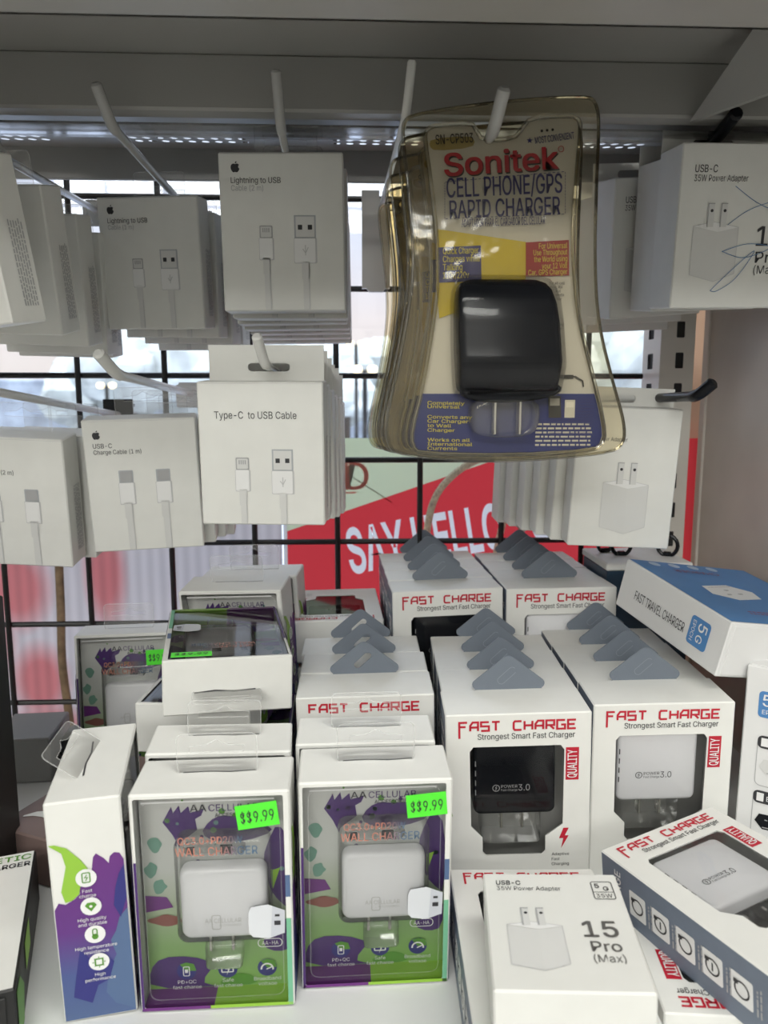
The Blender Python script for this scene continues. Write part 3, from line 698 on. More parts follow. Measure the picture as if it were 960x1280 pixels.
# ------------------------------------------------------------------ fast charge boxes
FW, FD, FH = .0805, .034, .1095
def fast_charger(t, body, ink, ports, y0=.0028):
    f = Fr((-FW / 2, 0, 0), (1, 0, 0), (0, 0, 1))
    m = MB(); x0, x1, z0, z1 = FW * .195, FW * .765, FH * .435, FH * .828
    fb = Fr((0, y0 + .021, 0), (1, 0, 0), (0, 0, 1)); fb.o.x = -FW / 2
    m.pillow(fb, rrect(x0, z0, x1, z1, .004), 0, .021, .0022, body)
    ff = Fr((-FW / 2, y0, 0), (1, 0, 0), (0, 0, 1))
    m.stroke(ff, circ(x0 + .0125, z0 + .0165, .0019, 14), .0004, ink, .0003, True)
    m.stroke(ff, [(x0 + .0129, z0 + .0178), (x0 + .0121, z0 + .0166), (x0 + .0129, z0 + .0166), (x0 + .0121, z0 + .0152)], .0003, ink, .0003)
    m.text(ff, 'POWER', x0 + .0153, z0 + .0166, .0024, ink, width=.0092); m.text(ff, 'Fast Charge', x0 + .0153, z0 + .0146, .0018, ink, width=.0092)
    m.text(ff, '3.0', x0 + .0250, z0 + .0147, .0052, ink, width=.0064)
    o = m.build('charger', t, smooth=True)
    fl = Fr((-FW / 2 + x0, 0, 0), (0, -1, 0), (0, 0, 1))
    for k in range(4):
        m = MB(); m.cbox(-FW / 2 + x0 + .0008, -FW / 2 + x0 + .0020, y0 + .0002, y0 + .004, z0 + .012 + k * .0058, z0 + .0155 + k * .0058, ports, .0002); m.build('usb_port', o)
    for dx in (.012, .024):
        m = MB(); m.cbox(-FW / 2 + x0 + dx + .004, -FW / 2 + x0 + dx + .0055, y0 + .008, y0 + .014, z0 - .0135, z0 + .001, METALP, .0003); m.build('prong', o)
def fast_box(label, loc, rot, black, group):
    t = thing('charger_box', label, 'box', loc, rot, group)
    m = MB(); f = Fr((-FW / 2, 0, 0), (1, 0, 0), (0, 0, 1))
    SL = {'-x': SLATE, '+x': CARD}
    m.cbox(-FW / 2, FW / 2, 0, FD, 0, FH, CARD, .0007, SL, skip=('-y',))
    win = [(.17, .39), (.25, .325), (.25, .245), (.275, .225), (.665, .225), (.69, .245), (.69, .325), (.81, .39), (.815, .80), (.79, .825), (.19, .825), (.165, .80)]
    win = [(a * FW, b_ * FH) for a, b_ in win]
    m.poly(f, rrect(.0007, .0007, FW - .0007, FH - .0007, .0002, 1), CARD, 0, [win[::-1]])
    m.add([f.p(a, b_) for a, b_ in win] + [f.p(a, b_, -.0009) for a, b_ in win], [(i, (i + 1) % 12, (i + 1) % 12 + 12, i + 12) for i in range(12)], CARD2)
    plain = label.startswith('OPEN')
    fast_charge(m, f, FW * .095, FH * .914, FW * .795, FH * .046, leg=not plain)
    if not plain: m.text(f, 'Strongest Smart Fast Charger', FW * .22, FH * .867, .0046, INK, width=FW * .665, bold=.012)
    m.rect(f, FW * .825, FH * .635, FW * .915, FH * .812, RED, .0002)
    m.text(f, 'QUALITY', FW * .900, FH * .724, .0072, WHITEINK, .0005, 'C', width=FH * .150, bold=.03, ang=R(90))
    bx, by = FW * .80, FH * .255
    m.poly(f, [(bx, by), (bx + .0042, by + .0078), (bx + .0020, by + .0078), (bx + .0042, by + .0125), (bx + .0012, by + .0125), (bx - .0012, by + .0062), (bx + .0012, by + .0062)], RED, .0003)
    for i, s_ in enumerate(('Adaptive', 'Fast', 'Charging')): m.text(f, s_, FW * .735, FH * (.215 - .028 * i), .0024, INK, width=(.0098, .0045, .0098)[i])
    fl = Fr((-FW / 2, FD, 0), (0, -1, 0), (0, 0, 1))
    for i in range(5):
        z = FH * (.70 - .145 * i); m.poly(fl, rrect(FD * .30, z, FD * .70, z + .0115, .001), WHITEINK, .0002)
        m.stroke(fl, circ(FD * .5, z + .0057, .0037, 16), .0008, INK, .0004, True)
        if i % 2: m.stroke(fl, [(FD * .5 - .002, z + .0057), (FD * .5 + .002, z + .0057)], .0008, INK, .0004)
        m.rect(fl, FD * .5 + .0018, z + .0075, FD * .5 + .0038, z + .0098, INK, .0006)
        small_print(m, fl, FD * .30, z - .0055, FD * .70, z - .0018, 2, GREY2)
    m.text(fl, 'CHARGE', FD * .5, FH * .86, .0060, WHITEINK, .0004, 'C', width=FD * .72, bold=.02)
    m.build('carton', t)
    m = MB(); m.poly(f, win, CLEAR, -.0004); m.build('window_film', t)
    m = MB(); m.pillow(Fr((-FW / 2, .026, 0), (1, 0, 0), (0, 0, 1)), rrect(FW * .26, FH * .235, FW * .68, FH * .43, .003), 0, .018, .002, CLEARW, back=False); m.build('clear_blister', t, smooth=True)
    m = MB(); m.rect(Fr((-FW / 2, FD - .001, 0), (1, 0, 0), (0, 0, 1)), .001, .001, FW - .001, FH - .001, TRAYM)
    m.text(Fr((-FW / 2, FD - .0012, 0), (1, 0, 0), (0, 0, 1)), 'CHARGE', FW * .5, FH * .35, .009, GREY2, .0003, 'C', width=FW * .42); m.build('tray', t)
    fast_charger(t, BLACKP if black else WHITEP, GREY2 if black else mat('charger_ink', (.12, .12, .13), .5), INK if not black else GREY2)
    m = MB(); ft = Fr((0, FD, FH), (1, 0, 0), (0, 0, 1))
    tab = []
    tw, th = FW * .265, .0205
    for cx, cy, rr, a0, a1 in ((tw - .003, .0032, .003, -90, 45), (0, th - .0052, .0052, 45, 135), (-tw + .003, .0032, .003, 135, 270)):
        for i in range(7): a = R(a0 + (a1 - a0) * i / 6); tab.append((cx + rr * math.cos(a), cy + rr * math.sin(a)))
    tab = [(tw - .001, -.001)] + tab[1:-1] + [(-tw + .001, -.001)]
    sl_ = [p_ for p_ in rrect(-.0065, -.0022, .0065, .0022, .0021)]
    c_, s_ = math.cos(R(42)), math.sin(R(42)); sl_ = [(a * c_ - b_ * s_ - .001, a * s_ + b_ * c_ + .0085) for a, b_ in sl_]
    if label.startswith('OPEN'):
        m.slab(ft, tab, .0007, TABM, h=0, holes=[sl_[::-1]]); t['label'] = label[5:]
    else:
        m.slab(ft, tab, .0007, TABM, h=0); m.stroke(ft, sl_[:-3], .0003, TABL, .0009)
    m.build('hang_tab', t, label='slate blue hang tab')
    return t
GF = 'fast charge boxes standing in columns'
NTH = ('second', 'third', 'hindmost')
fb = fast_box('white fast charge box showing a black charger in its window, foremost of its column', (.0933, .3945, .0008), (1.5, -1.6, -2.0), True, GF)
fwb = fast_box('white fast charge box showing a white charger in its window, standing beside the black one', (.1783, .4068, .0008), (2.4, -1.2, -1.8), False, GF)
for k in range(1, 4):
    dup(fb, '%s fast charge box in the column behind the black charger box' % NTH[k - 1], (.0933 + .0012 * k,   .3945 + .0345 * k, .0004), (1.2, -1.2, -2.0 - .3 * k), GF)
    dup(fwb, '%s fast charge box in the column behind the upright white charger box' % NTH[k - 1], (.1783 + .0010 * k, .4068 + .0345 * k, .0004), (1.3, -.9, -1.8), GF)
fl_ = fast_box('OPEN:fast charge box whose slate tab has a punched-out slot, behind the clear charger packs', (.0090, .4255, .0006), (2.6, -1.2, -.5), False, GF)
dup(fl_, 'second fast charge box behind the one with the punched-out slot', (.0085, .4610, .0012), (1.5, -1.0, -1.0), GF)
dup(fl_, 'third fast charge box behind the one with the punched-out slot', (.0070, .4960, .0012), (1.0, -1.0, -.5), GF)
c_ = V((0, 0, CAMH))
for k in range(4):
    nm = ('foremost', 'second', 'third', 'hindmost')[k]
    pa = c_ + (V((.0704, .5278, .0358)) - c_) * 1.035; pb = c_ + (V((.1505, .5235, .0372)) - c_) * 1.042
    dup(fb, '%s raised fast charge box in the rear column nearer the red poster text, black charger' % nm, pa + V((-.0012 * k, .0358 * k, 0)), (-.4, -1.2, 3.0 - .3 * k), GF, (), 1.035)
    dup(fwb, '%s raised fast charge box in the rear column nearer the post, white charger' % nm, pb + V((-.0004 * k, .0352 * k, 0)), (-.6, -.4, 1.3), GF, (), 1.035 if k else 1.042)
flb = dup(fb, 'fast charge box lying face up at the very back beside the wire grid', (-.0184, .6770, .1090), (-89, .6, 181.7), GF, ('hang_tab',), .97)
dup(fb, 'fast charge box lying underneath the one at the very back', (-.0190, .6760, .0730), (-90, 0, 180), GF, ('hang_tab',), .97)
k_ = .925
dup(fwb, 'fast charge box lying slanted on top of the pile with slate icon side showing', c_ + (V((.2095, .2853, .0489)) - c_) * k_, (-92.5, -4.8, 21.8), GF, ('hang_tab',), k_)
dup(fb, 'fast charge box lying on the deck under the small 15 Pro adapter box', (.0842, .2640, .0345), (-90, 0, -2.0), GF, ('hang_tab',), .94)
dup(fwb, 'fast charge box lying upside down beneath the slanted one', (.1745, .3690, .0315), (-90, 0, 173.6), GF, ('hang_tab',), .92)

# small adapter box lying on top
w_, d_, h_ = .0585, .0325, .0695
t = thing('adapter_box', 'small white 15 Pro adapter box lying flat on a fast charge box', 'box', (.0788, .2418, .0694), (-90, -2.4, -6.7))
m, f = plain_carton(w_, d_, h_)
m.text(f, 'USB-C', .0055, h_ - .0088, .0040, INK, width=.0105, bold=.02); m.text(f, '35W Power Adapter', .0055, h_ - .0124, .0036, INK, width=.0275)
m.stroke(f, rrect(.0465, h_ - .0178, .0553, h_ - .0062, .001), .0004, INK, .0003, True)
m.text(f, '5', .0478, h_ - .0105, .0040, INK, bold=.02); m.text(f, 'G', .0512, h_ - .0122, .0036, INK, bold=.02); m.stroke(f, [(.0465, h_ - .0132), (.0553, h_ - .0132)], .0003, INK); m.text(f, '35W', .0474, h_ - .0168, .0034, INK, width=.0068)
adapter_picture(m, f, .0080, .0130, 1.05)
G15 = mat('charcoal_ink', (.12, .115, .11), .5)
m.text(f, '15', .0380, .0285, .0125, G15, width=.0135, bold=.03); m.text(f, 'Pro', .0395, .0205, .0075, G15, width=.0115, bold=.02); m.text(f, '(Max)', .0392, .0148, .0055, G15, width=.0120)
m.build('carton', t)

# ------------------------------------------------------------------ clear-fronted wall charger packs
AW, AD, AH = .0705, .0315, .1085
ACARD = ramp_mat('wall_charger_card', [(0, (.22, .44, .09)), (.22, (.24, .40, .15)), (.44, (.42, .48, .36)), (.58, (.56, .58, .55)), (1, (.60, .60, .58))], 'Z', 0, AH)
ASIDE = ramp_mat('wall_charger_side', [(0, (.08, .13, .27)), (.22, (.07, .10, .28)), (.42, (.12, .03, .22)), (1, (.16, .03, .21))], 'Z', 0, AH)
PEACH = ramp_mat('foil_lettering', [(0, (.62, .25, .18)), (.55, (.62, .25, .18)), (.75, (.08, .15, .25)), (1, (.08, .15, .25))], 'X', -AW * .35, AW * .35)
LOGO = mat('embossed_grey', (.60, .60, .58), .5)
def blob(x0, y0, x1, y1, seed, n=11, spike=.35):
    rr = random.Random(seed); cx, cy = (x0 + x1) / 2, (y0 + y1) / 2
    return smooth([(cx + (x1 - x0) / 2 * math.cos(2 * math.pi * i / n) * (1 + spike * rr.uniform(-1, .3)), cy + (y1 - y0) / 2 * math.sin(2 * math.pi * i / n) * (1 + spike * rr.uniform(-1, .3))) for i in range(n)], 1)
def side_art(m, fs, wd):
    """splashed side panel: white above, lime and purple below, four round icons"""
    P = lambda pts: [(a * wd, b_ * AH) for a, b_ in pts]
    m.poly(fs, P([(.02, .01), (.98, .01), (.98, .72), (.93, .75), (.86, .755), (.80, .74), (.78, .71), (.72, .735), (.66, .75), (.62, .76), (.58, .745), (.55, .69), (.50, .645), (.40, .65), (.36, .62), (.37, .59), (.30, .57), (.17, .55), (.08, .56), (.02, .53)]), ASIDE, .0002)
    m.poly(fs, P([(.02, .82), (.10, .82), (.25, .80), (.42, .74), (.52, .69), (.44, .65), (.38, .62), (.36, .59), (.26, .565), (.17, .56), (.13, .61), (.18, .67), (.22, .72), (.18, .78)]), LIME, .0004)
    m.poly(fs, P([(.98, .02), (.98, .50), (.86, .46), (.80, .40), (.72, .36), (.78, .29), (.66, .22), (.60, .12), (.72, .06)]), TEALB, .0004)
    m.poly(fs, P([(.30, .34), (.42, .29), (.58, .31), (.74, .26), (.66, .18), (.50, .16), (.40, .08), (.16, .12), (.22, .22)]), NAVY, .0005)
    m.poly(fs, P([(.98, .55), (.98, .70), (.90, .66), (.84, .60), (.80, .52), (.88, .46)]), NAVY, .0005)
    for i, (u_, v_) in enumerate(((.47, .66), (.50, .53), (.52, .40), (.54, .27))):
        cx, cy = u_ * wd, v_ * AH; m.poly(fs, circ(cx, cy, .0044, 20), WHITEINK, .0007)
        if i == 0: m.stroke(fs, rrect(cx - .0016, cy - .002, cx + .0016, cy + .0026, .0005), .0005, GREEND, .0009, True); m.stroke(fs, [(cx + .0004, cy + .0016), (cx - .0006, cy + .0003), (cx + .0006, cy + .0003), (cx - .0003, cy - .0012)], .0004, GREEND, .0009)
        if i == 1: m.poly(fs, [(cx - .0025, cy + .0006), (cx - .0014, cy + .0020), (cx + .0014, cy + .0020), (cx + .0025, cy + .0006), (cx, cy - .0024)], GREEND, .0009); m.poly(fs, circ(cx, cy + .0002, .0007, 8), WHITEINK, .001)
        if i == 2: m.poly(fs, circ(cx, cy - .0010, .0014, 12), GREEND, .0009); m.stroke(fs, rrect(cx - .0009, cy - .0005, cx + .0009, cy + .0028, .0008), .0005, GREEND, .0009, True)
        if i == 3:
            m.stroke(fs, rrect(cx - .0016, cy - .0016, cx + .0016, cy + .0016, .0004), .0006, GREEND, .0009, True)
            for k in range(8): a = R(45 * k); m.stroke(fs, [(cx + .0021 * math.cos(a), cy + .0021 * math.sin(a)), (cx + .0028 * math.cos(a), cy + .0028 * math.sin(a))], .0004, GREEND, .0009)
        for j, s_ in enumerate((('Fast', 'charge'), ('High quality', 'and durable'), ('High temperature', 'resistance'), ('High', 'performance'))[i]):
            m.text(fs, s_, cx, cy - .0070 - .0024 * j, .0022, WHITEINK, .0008, 'C')
def charger_pack(label, loc, rot, group):
    t = thing('charger_pack', label, 'box', loc, rot, group)
    f = Fr((-AW / 2, 0, 0), (1, 0, 0), (0, 0, 1))
    m = MB(); m.cbox(-AW / 2, AW / 2, 0, AD, 0, AH, CARD, .0008, skip=('-y',))
    # thin white rim round the open front, printed lower edge
    rim = rrect(.0008, .0008, AW - .0008, AH - .0008, .0004, 1)
    m.poly(f, rim, CARD, 0, [rrect(.0018, .0022, AW - .0030, AH - .0022, .0006, 1)[::-1]])
    m.rect(f, .0008, .0008, AW * .45, .0024, PURP2, .0002); m.rect(f, AW * .45, .0008, AW - .0008, .0024, LIME, .0002)
    m.rect(f, AW - .0030, .0008, AW - .0008, AH * .42, mat('mint_ink', (.18, .48, .30), .45), .0002); m.rect(f, AW - .0030, AH * .52, AW - .0008, AH * .62, TEALB, .0002)
    m.rect(f, .0006, .0008, .0018, AH * .70, PURP, .0002)
    side_art(m, Fr((-AW / 2, AD, 0), (0, -1, 0), (0, 0, 1)), AD); side_art(m, Fr((AW / 2, 0, 0), (0, 1, 0), (0, 0, 1)), AD)
    ft = Fr((-AW / 2, 0, AH), (1, 0, 0), (0, 1, 0))
    m.stroke(ft, [(AW * .29, AD * .58), (AW * .45, AD * .60), (AW * .6, AD * .57), (AW * .76, AD * .60)], .0008, INK, .0002)
    m.build('carton', t)
    # printed card
    yb = .0125; g = Fr((-AW / 2, yb, -.0056), (1, 0, 0), (0, 0, 1)); U = lambda pts: [(a * AW, b_ * AH) for a, b_ in pts]
    m = MB(); m.rect(g, .001, .0066, AW - .001, AH + .0046, ACARD)
    gf = Fr((-AW / 2, .0006, .0012), (1, 0, 0), (0, 1, 0)); m.rect(gf, .001, 0, AW * .47, yb, PURP2); m.rect(gf, AW * .47, 0, AW - .001, yb, LIME)
    m.poly(g, U([(.16, .86), (.22, .93), (.23, .90), (.27, .935), (.28, .90), (.33, .93), (.34, .90), (.43, .915), (.41, .885), (.37, .87), (.38, .82), (.34, .80), (.27, .765), (.26, .74), (.22, .80)]), PURP, .0003)
    m.poly(g, smooth(U([(.40, .80), (.46, .86), (.54, .885), (.62, .875), (.72, .88), (.82, .84), (.88, .80), (.7, .76), (.5, .76)]), 1), PURP, .0003)
    m.poly(g, smooth(U([(.985, .76), (.90, .84), (.84, .76), (.80, .68), (.82, .58), (.86, .50), (.94, .44), (.985, .42)]), 1), PURP, .0003)
    m.poly(g, U([(.86, .62), (.91, .63), (.86, .53)]), LIME, .0005)
    m.poly(g, U([(.02, .52), (.16, .51), (.20, .46), (.02, .44)]), PURP2, .0003); m.poly(g, blob(.03 * AW, .37 * AH, .28 * AW, .43 * AH, 3), mat('muted_red_ink', (.25, .09, .07), .5), .0004)
    m.poly(g, smooth(U([(.02, .066), (.48, .066), (.44, .07), (.36, .09), (.46, .18), (.30, .22), (.10, .22), (.02, .16)]), 1), PURP, .0003)
    m.poly(g, smooth(U([(.98, .24), (.98, .40), (.80, .33), (.78, .25), (.88, .22)]), 1), PURP, .0003); m.poly(g, smooth(U([(.50, .066), (.74, .066), (.72, .11), (.60, .13), (.48, .09)]), 1), GREEND, .0003)
    for i in range(16):
        rr = random.Random(i + 4); m.poly(g, circ(rr.uniform(.1, .95) * AW, rr.uniform(.62, .97) * AH, rr.uniform(.0004, .0016), 8), (PURP, GREEND, mat('teal_spot', (.16, .32, .25), .5))[i % 3], .0003)
    for i, (a, b_) in enumerate(((.10, .76), (.07, .64), (.12, .56))): m.poly(g, blob((a - .05) * AW, (b_ - .04) * AH, (a + .05) * AW, (b_ + .04) * AH, i), MATS['teal_spot'], .0002)
    m.text(g, 'AA', .34 * AW, .905 * AH, .0048, INK, .0006, width=.0075, bold=.01); m.text(g, 'CELLULAR', .46 * AW, .905 * AH, .0046, PURP, .0006, width=.0225)
    m.text(g, 'ACCESSORIES', .50 * AW, .878 * AH, .0026, INK, .0006, width=.0170, bold=.02)
    m.stroke(g, rrect(.75 * AW, .252 * AH, .91 * AW, .290 * AH, .0018), .0004, WHITEINK, .0006, True); m.text(g, 'AA-HA', .83 * AW, .261 * AH, .0028, WHITEINK, .0006, 'C', width=.0078)
    for i, u_ in enumerate((.265, .54, .805)):
        cx, cy = u_ * AW, .150 * AH; m.poly(g, circ(cx, cy, .0046, 18), NAVY, .0006); m.poly(g, [(cx, cy), (cx + .0046, cy), (cx + .0036, cy + .0036), (cx, cy + .0046), (cx - .003, cy + .0036)], GREEND, .0007)
        if i == 0: m.stroke(g, rrect(cx - .0014, cy - .0024, cx + .0014, cy + .0024, .0005), .0004, WHITEINK, .0009, True); m.rect(g, cx - .0007, cy - .0008, cx + .0007, cy + .0010, WHITEINK, .0009)
        if i == 1: m.stroke(g, rrect(cx - .0028, cy - .0013, cx + .0026, cy + .0015, .0004), .0006, WHITEINK, .0009, True); m.poly(g, [(cx + .001, cy + .0032), (cx - .0012, cy + .0002), (cx + .0002, cy + .0002), (cx - .0006, cy - .003), (cx + .0014, cy + .001), (cx + .0002, cy + .001)], WHITEINK, .001)
        if i == 2: m.stroke(g, [(cx + .0028 * math.cos(R(a)), cy - .0006 + .0028 * math.sin(R(a))) for a in range(-10, 200, 15)], .0008, WHITEINK, .0009); m.stroke(g, [(cx - .0004, cy - .0008), (cx + .0022, cy + .0004)], .0006, WHITEINK, .0009)
        for j, s_ in enumerate((('PD+QC', 'fast charge'), ('Safe', 'fast charge'), ('Broadband', 'voltage'))[i]): m.text(g, s_, cx, (.088 - .026 * j) * AH, .0026, WHITEINK, .0007, 'C')
    m.build('printed_card', t)
    # the charger
    m = MB(); fb_ = Fr((-AW / 2, yb - .001, -.0036), (1, 0, 0), (0, 0, 1))
    m.pillow(fb_, rrect(.275 * AW, .345 * AH, .835 * AW, .675 * AH, .0045, 5), 0, .0085, .0028, WHITEP)
    m.text(Fr((-AW / 2, yb - .0095, -.0036), (1, 0, 0), (0, 0, 1)), 'AA CELLULAR', .43 * AW, .425 * AH, .0030, LOGO, .0003, width=.0165); m.text(Fr((-AW / 2, yb - .0095, -.0036), (1, 0, 0), (0, 0, 1)), 'ACCESSORIES', .52 * AW, .408 * AH, .0014, LOGO, .0003, width=.0100)
    m.stroke(Fr((-AW / 2, yb - .0095, -.0036), (1, 0, 0), (0, 0, 1)), rrect(.475 * AW, .395 * AH, .53 * AW, .46 * AH, .0008), .0004, LOGO, .0003, True)
    o = m.build('charger', t, smooth=True)
    for u_ in (.455, .60):
        m = MB(); m.cbox((u_ - .5) * AW - .0007, (u_ - .5) * AW + .0007, yb - .008, yb - .004, .245 * AH, .348 * AH, METALP, .0003); m.build('prong', o)
    m = MB(); m.cbox(-.012, -.0085, yb - .0085, yb - .0075, .70 * AH, .735 * AH, INK, .0003); m.cbox(.003, .0085, yb - .0085, yb - .0075, .70 * AH, .74 * AH, INK, .0003); m.cbox(-.014, .014, yb - .0075, yb - .003, .68 * AH, .745 * AH, CLEARW, .002); m.build('blister_dome_insert', o)
    # clear inner blister with lettering, then the clear front
    m = MB(); m.pillow(fb_, rrect(.25 * AW, .335 * AH, .86 * AW, .815 * AH, .005, 5), .0012, .0102, .0028, CLEARW, back=False)
    m.pillow(fb_, rrect(.42 * AW, .20 * AH, .66 * AW, .325 * AH, .002, 3), .0012, .0092, .0015, CLEARW, back=False)
    m.stroke(fb_, rrect(.06 * AW, .075 * AH, .93 * AW, .985 * AH, .004), .0004, TABEDGE, .0096, True)
    m.stroke(fb_, [(.07 * AW, .988 * AH), (.90 * AW, .991 * AH)], .0007, WHITEINK, .0100)
    fx = Fr((-AW / 2, yb - .0116, 0), (1, 0, 0), (0, 0, 1))
    m.text(fx, 'QC3.0+PD20W', .29 * AW, .770 * AH, .0048, PEACH, .0004, width=.0285, bold=.01); m.text(fx, 'WALL CHARGER', .27 * AW, .718 * AH, .0056, PEACH, .0004, width=.0365, bold=.01)
    m.poly(fx, U([(.715, .355), (.74, .335), (.84, .325), (.945, .35), (.95, .455), (.84, .485), (.735, .475), (.715, .45)]), mat('printed_charger_white', (.70, .72, .76), .5), .0006)
    m.poly(fx, U([(.855, .335), (.945, .35), (.95, .455), (.87, .478)]), mat('printed_charger_shade', (.58, .60, .66), .5), .0008)
    m.rect(fx, .885 * AW, .43 * AH, .915 * AW, .44 * AH, INK, .001); m.rect(fx, .88 * AW, .39 * AH, .92 * AW, .41 * AH, INK, .001)
    m.build('blister', t, smooth=True)
    m = MB(); m.rect(f, .001, .001, AW - .001, AH - .001, CLEAR, -.0008); m.build('clear_front', t)
    clear_tab(t, AW * .52, AH - .001, AH + .0190, AD * .58, .001)
    return t
def sticker(t, text, u_, v_, ang, wd=.0185, hg=.0115):
    f = Fr((-AW / 2, 0, 0), (1, 0, 0), (0, 0, 1)).sub(u_ * AW, v_ * AH, R(ang))
    m = MB(); m.slab(f, [(-wd / 2, -hg / 2), (wd / 2, -hg / 2), (wd / 2, hg / 2), (-wd / 2, hg / 2)], .0002, GREENST, .0006); m.text(f, text, 0, -hg * .25, hg * .62, INK, .0011, 'C', width=wd * .80); m.build('price_sticker', t, label='fluorescent green price sticker')
GP = 'wall charger packs'
p1 = charger_pack('clear-fronted wall charger pack with a tilted green price sticker, next to the pack turned sideways', (-.0633, .3177, .0006), (1.2, -.3, .9), GP)
def pack(label, loc, rot, scale=1., skip=()): return dup(p1, label, loc, rot, GP, skip, scale)
p2 = pack('clear-fronted wall charger pack next to the black fast charger box, foremost in its row', (.0098, .3292, .0004), (3.0, 0, 1.4))
p3 = pack('wall charger pack standing right behind the pack beside the sideways one', (-.0690, .3569, .0009), (1.8, 1.4, 3.4))
p4 = pack('wall charger pack standing between the clear-fronted pack and the slotted-tab fast charge box', (.0067, .3635, .0006), (.8, -.4, .5))
p5 = pack('wall charger pack turned sideways with its purple icon side showing', (-.1065, .3530, .0022), (-1.1, -2.2, 99.8), 1.005)
for ch in kids(p5):
    if ch.name.startswith('hang_tab'):
        P_ = V((0, AD * .58, AH)); E_ = Euler((R(-52), 0, R(-8))); ch.rotation_euler = E_; ch.location = P_ - E_.to_matrix() @ P_
p6 = pack('wall charger pack lying face up with a green price sticker, white slotted end showing', (-.0915, .5267, .1340), (-89.3, -1.6, 190.7), 1.03)
p7 = pack('wall charger pack lying under the one with the sticker', (-.0868, .5484, .0985), (-90, 0, 174.4), 1.)
pack('wall charger pack lying third from the top of the flat stack', (-.078, .5370, .0655), (-90, 0, 181), 1.)
pack('wall charger pack at the bottom of the flat stack', (-.078, .5310, .0328), (-90, 0, 180), 1.)
p8 = pack('grey-lit wall charger pack standing behind the lying one near the poster', (-.0830, .5500, .0270), (6, -2.4, -8), 1.08)
pack('hindmost wall charger pack just in front of the wire grid', (-.0770, .5900, .0265), (3, -2, -6), 1.08)
p9 = pack('shaded wall charger pack with a green sticker standing alone by the wire grid', (-.1690, .5430, .0020), (-3.0, 0, 5), .99)
sticker(p1, '$$9.99', .795, .897, 7); sticker(p2, '$$9.99', .83, .885, 5); sticker(p6, '$$9.99', .78, .93, 180, .022, .008); sticker(p9, '$$9.99', .86, .83, 2)

# ------------------------------------------------------------------ travel charger boxes
SKY = mat('sky_blue_print', (.085, .25, .55), .4, noise=.05, nscale=30)
TOPW = mat('box_white_gloss', (.80, .80, .80), .35)
def badge(m, f, x, y, s_, ang=0.):
    g = f.sub(x, y, ang); m.poly(g, rrect(-.5 * s_, -.5 * s_, .5 * s_, .5 * s_, .14 * s_), SKY, .0003)
    m.text(g, '5', -.36 * s_, -.05 * s_, .60 * s_, WHITEINK, .0006, bold=.02); m.text(g, 'G', .05 * s_, -.05 * s_, .42 * s_, WHITEINK, .0006, bold=.02); m.text(g, 'EPOCH', 0, -.36 * s_, .22 * s_, WHITEINK, .0006, 'C', width=.72 * s_)
def plug_art(m, f, x, y, s_, body, ink):
    m.poly(f, [(x - .5 * s_, y), (x - .36 * s_, y + .30 * s_), (x + .20 * s_, y + .34 * s_), (x + .52 * s_, y + .08 * s_), (x + .40 * s_, y - .26 * s_), (x - .22 * s_, y - .30 * s_)], body, .0003)
    for dx, dy in ((-.1, .1), (.18, .12), (.05, -.06)): m.rect(f, x + dx * s_ - .05 * s_, y + dy * s_ - .02 * s_, x + dx * s_ + .05 * s_, y + dy * s_ + .02 * s_, ink, .0005)
    m.stroke(f, [(x - .22 * s_, y - .22 * s_), (x + .34 * s_, y - .18 * s_)], .0006, GREY2, .0005)
LW, LD, LH = .1079, .100, .0342
t = thing('travel_charger_box', 'blue-topped white travel charger box lying tilted over the fast charge boxes', 'box', (.1975, .4650, .1290), (-8.6, 8.1, -77.6))
m = MB(); m.cbox(-LW / 2, LW / 2, 0, LD, 0, LH, TOPW, .0007)
f = Fr((-LW / 2, 0, 0), (1, 0, 0), (0, 0, 1))
m.text(f, 'FAST TRAVEL CHARGER', LW * .175, LH * .34, .0085, INK, width=LW * .50, xs=1)
badge(m, f, LW * .795, LH * .50, LH * .52, R(-90))
ft = Fr((-LW / 2, 0, LH), (1, 0, 0), (0, 1, 0))
m.poly(ft, [(.0010, .0010), (LW - .0015, .0010), (LW - .0015, LD * .42), (LW * .86, LD * .46), (LW * .86, LD - .001), (.001, LD - .001)], SKY, .0002)
plug_art(m, ft.sub(LW * .50, LD * .44, R(-80)), 0, 0, .040, WHITEINK, GREY2)
for i in range(4): m.poly(ft, circ(LW * .07, LD * (.17 + .16 * i), .0042, 14), mat('pale_blue_print', (.50, .62, .78), .4), .0004)
m.text(ft.sub(LW * .15, LD * .62, R(-90)), 'CHARGER', 0, 0, .007, mat('dull_red_print', (.30, .08, .14), .5), .0005, width=.036)
m.text(ft.sub(LW * .80, LD * .72, R(-90)), 'REFERENCE', 0, 0, .006, MATS['dull_red_print'], .0005, width=.045) if 0 else small_print(m, ft.sub(LW * .80, LD * .72, R(-90)), 0, 0, .045, .006, 2, MATS['dull_red_print'])
m.build('carton', t)
m = MB(); m.cbox(LW / 2 - .0002, LW / 2 + .0006, .003, LD - .003, .0015, LH - .002, TOPW, .0003); m.build('end_flap', t)
t = thing('travel_charger_box', 'white upright travel charger box with blue badge and two colour choices, at the frame edge', 'box', (.2590, .3840, .0018), (-1.5, .3, -36), None)
W5, D5, H5 = .085, .038, .127
m = MB(); m.cbox(-W5 / 2, W5 / 2, 0, D5, 0, H5, TOPW, .0007, {'+x': SKY})
f = Fr((-W5 / 2, 0, 0), (1, 0, 0), (0, 0, 1))
badge(m, f, .0150, H5 - .0215, .0155)
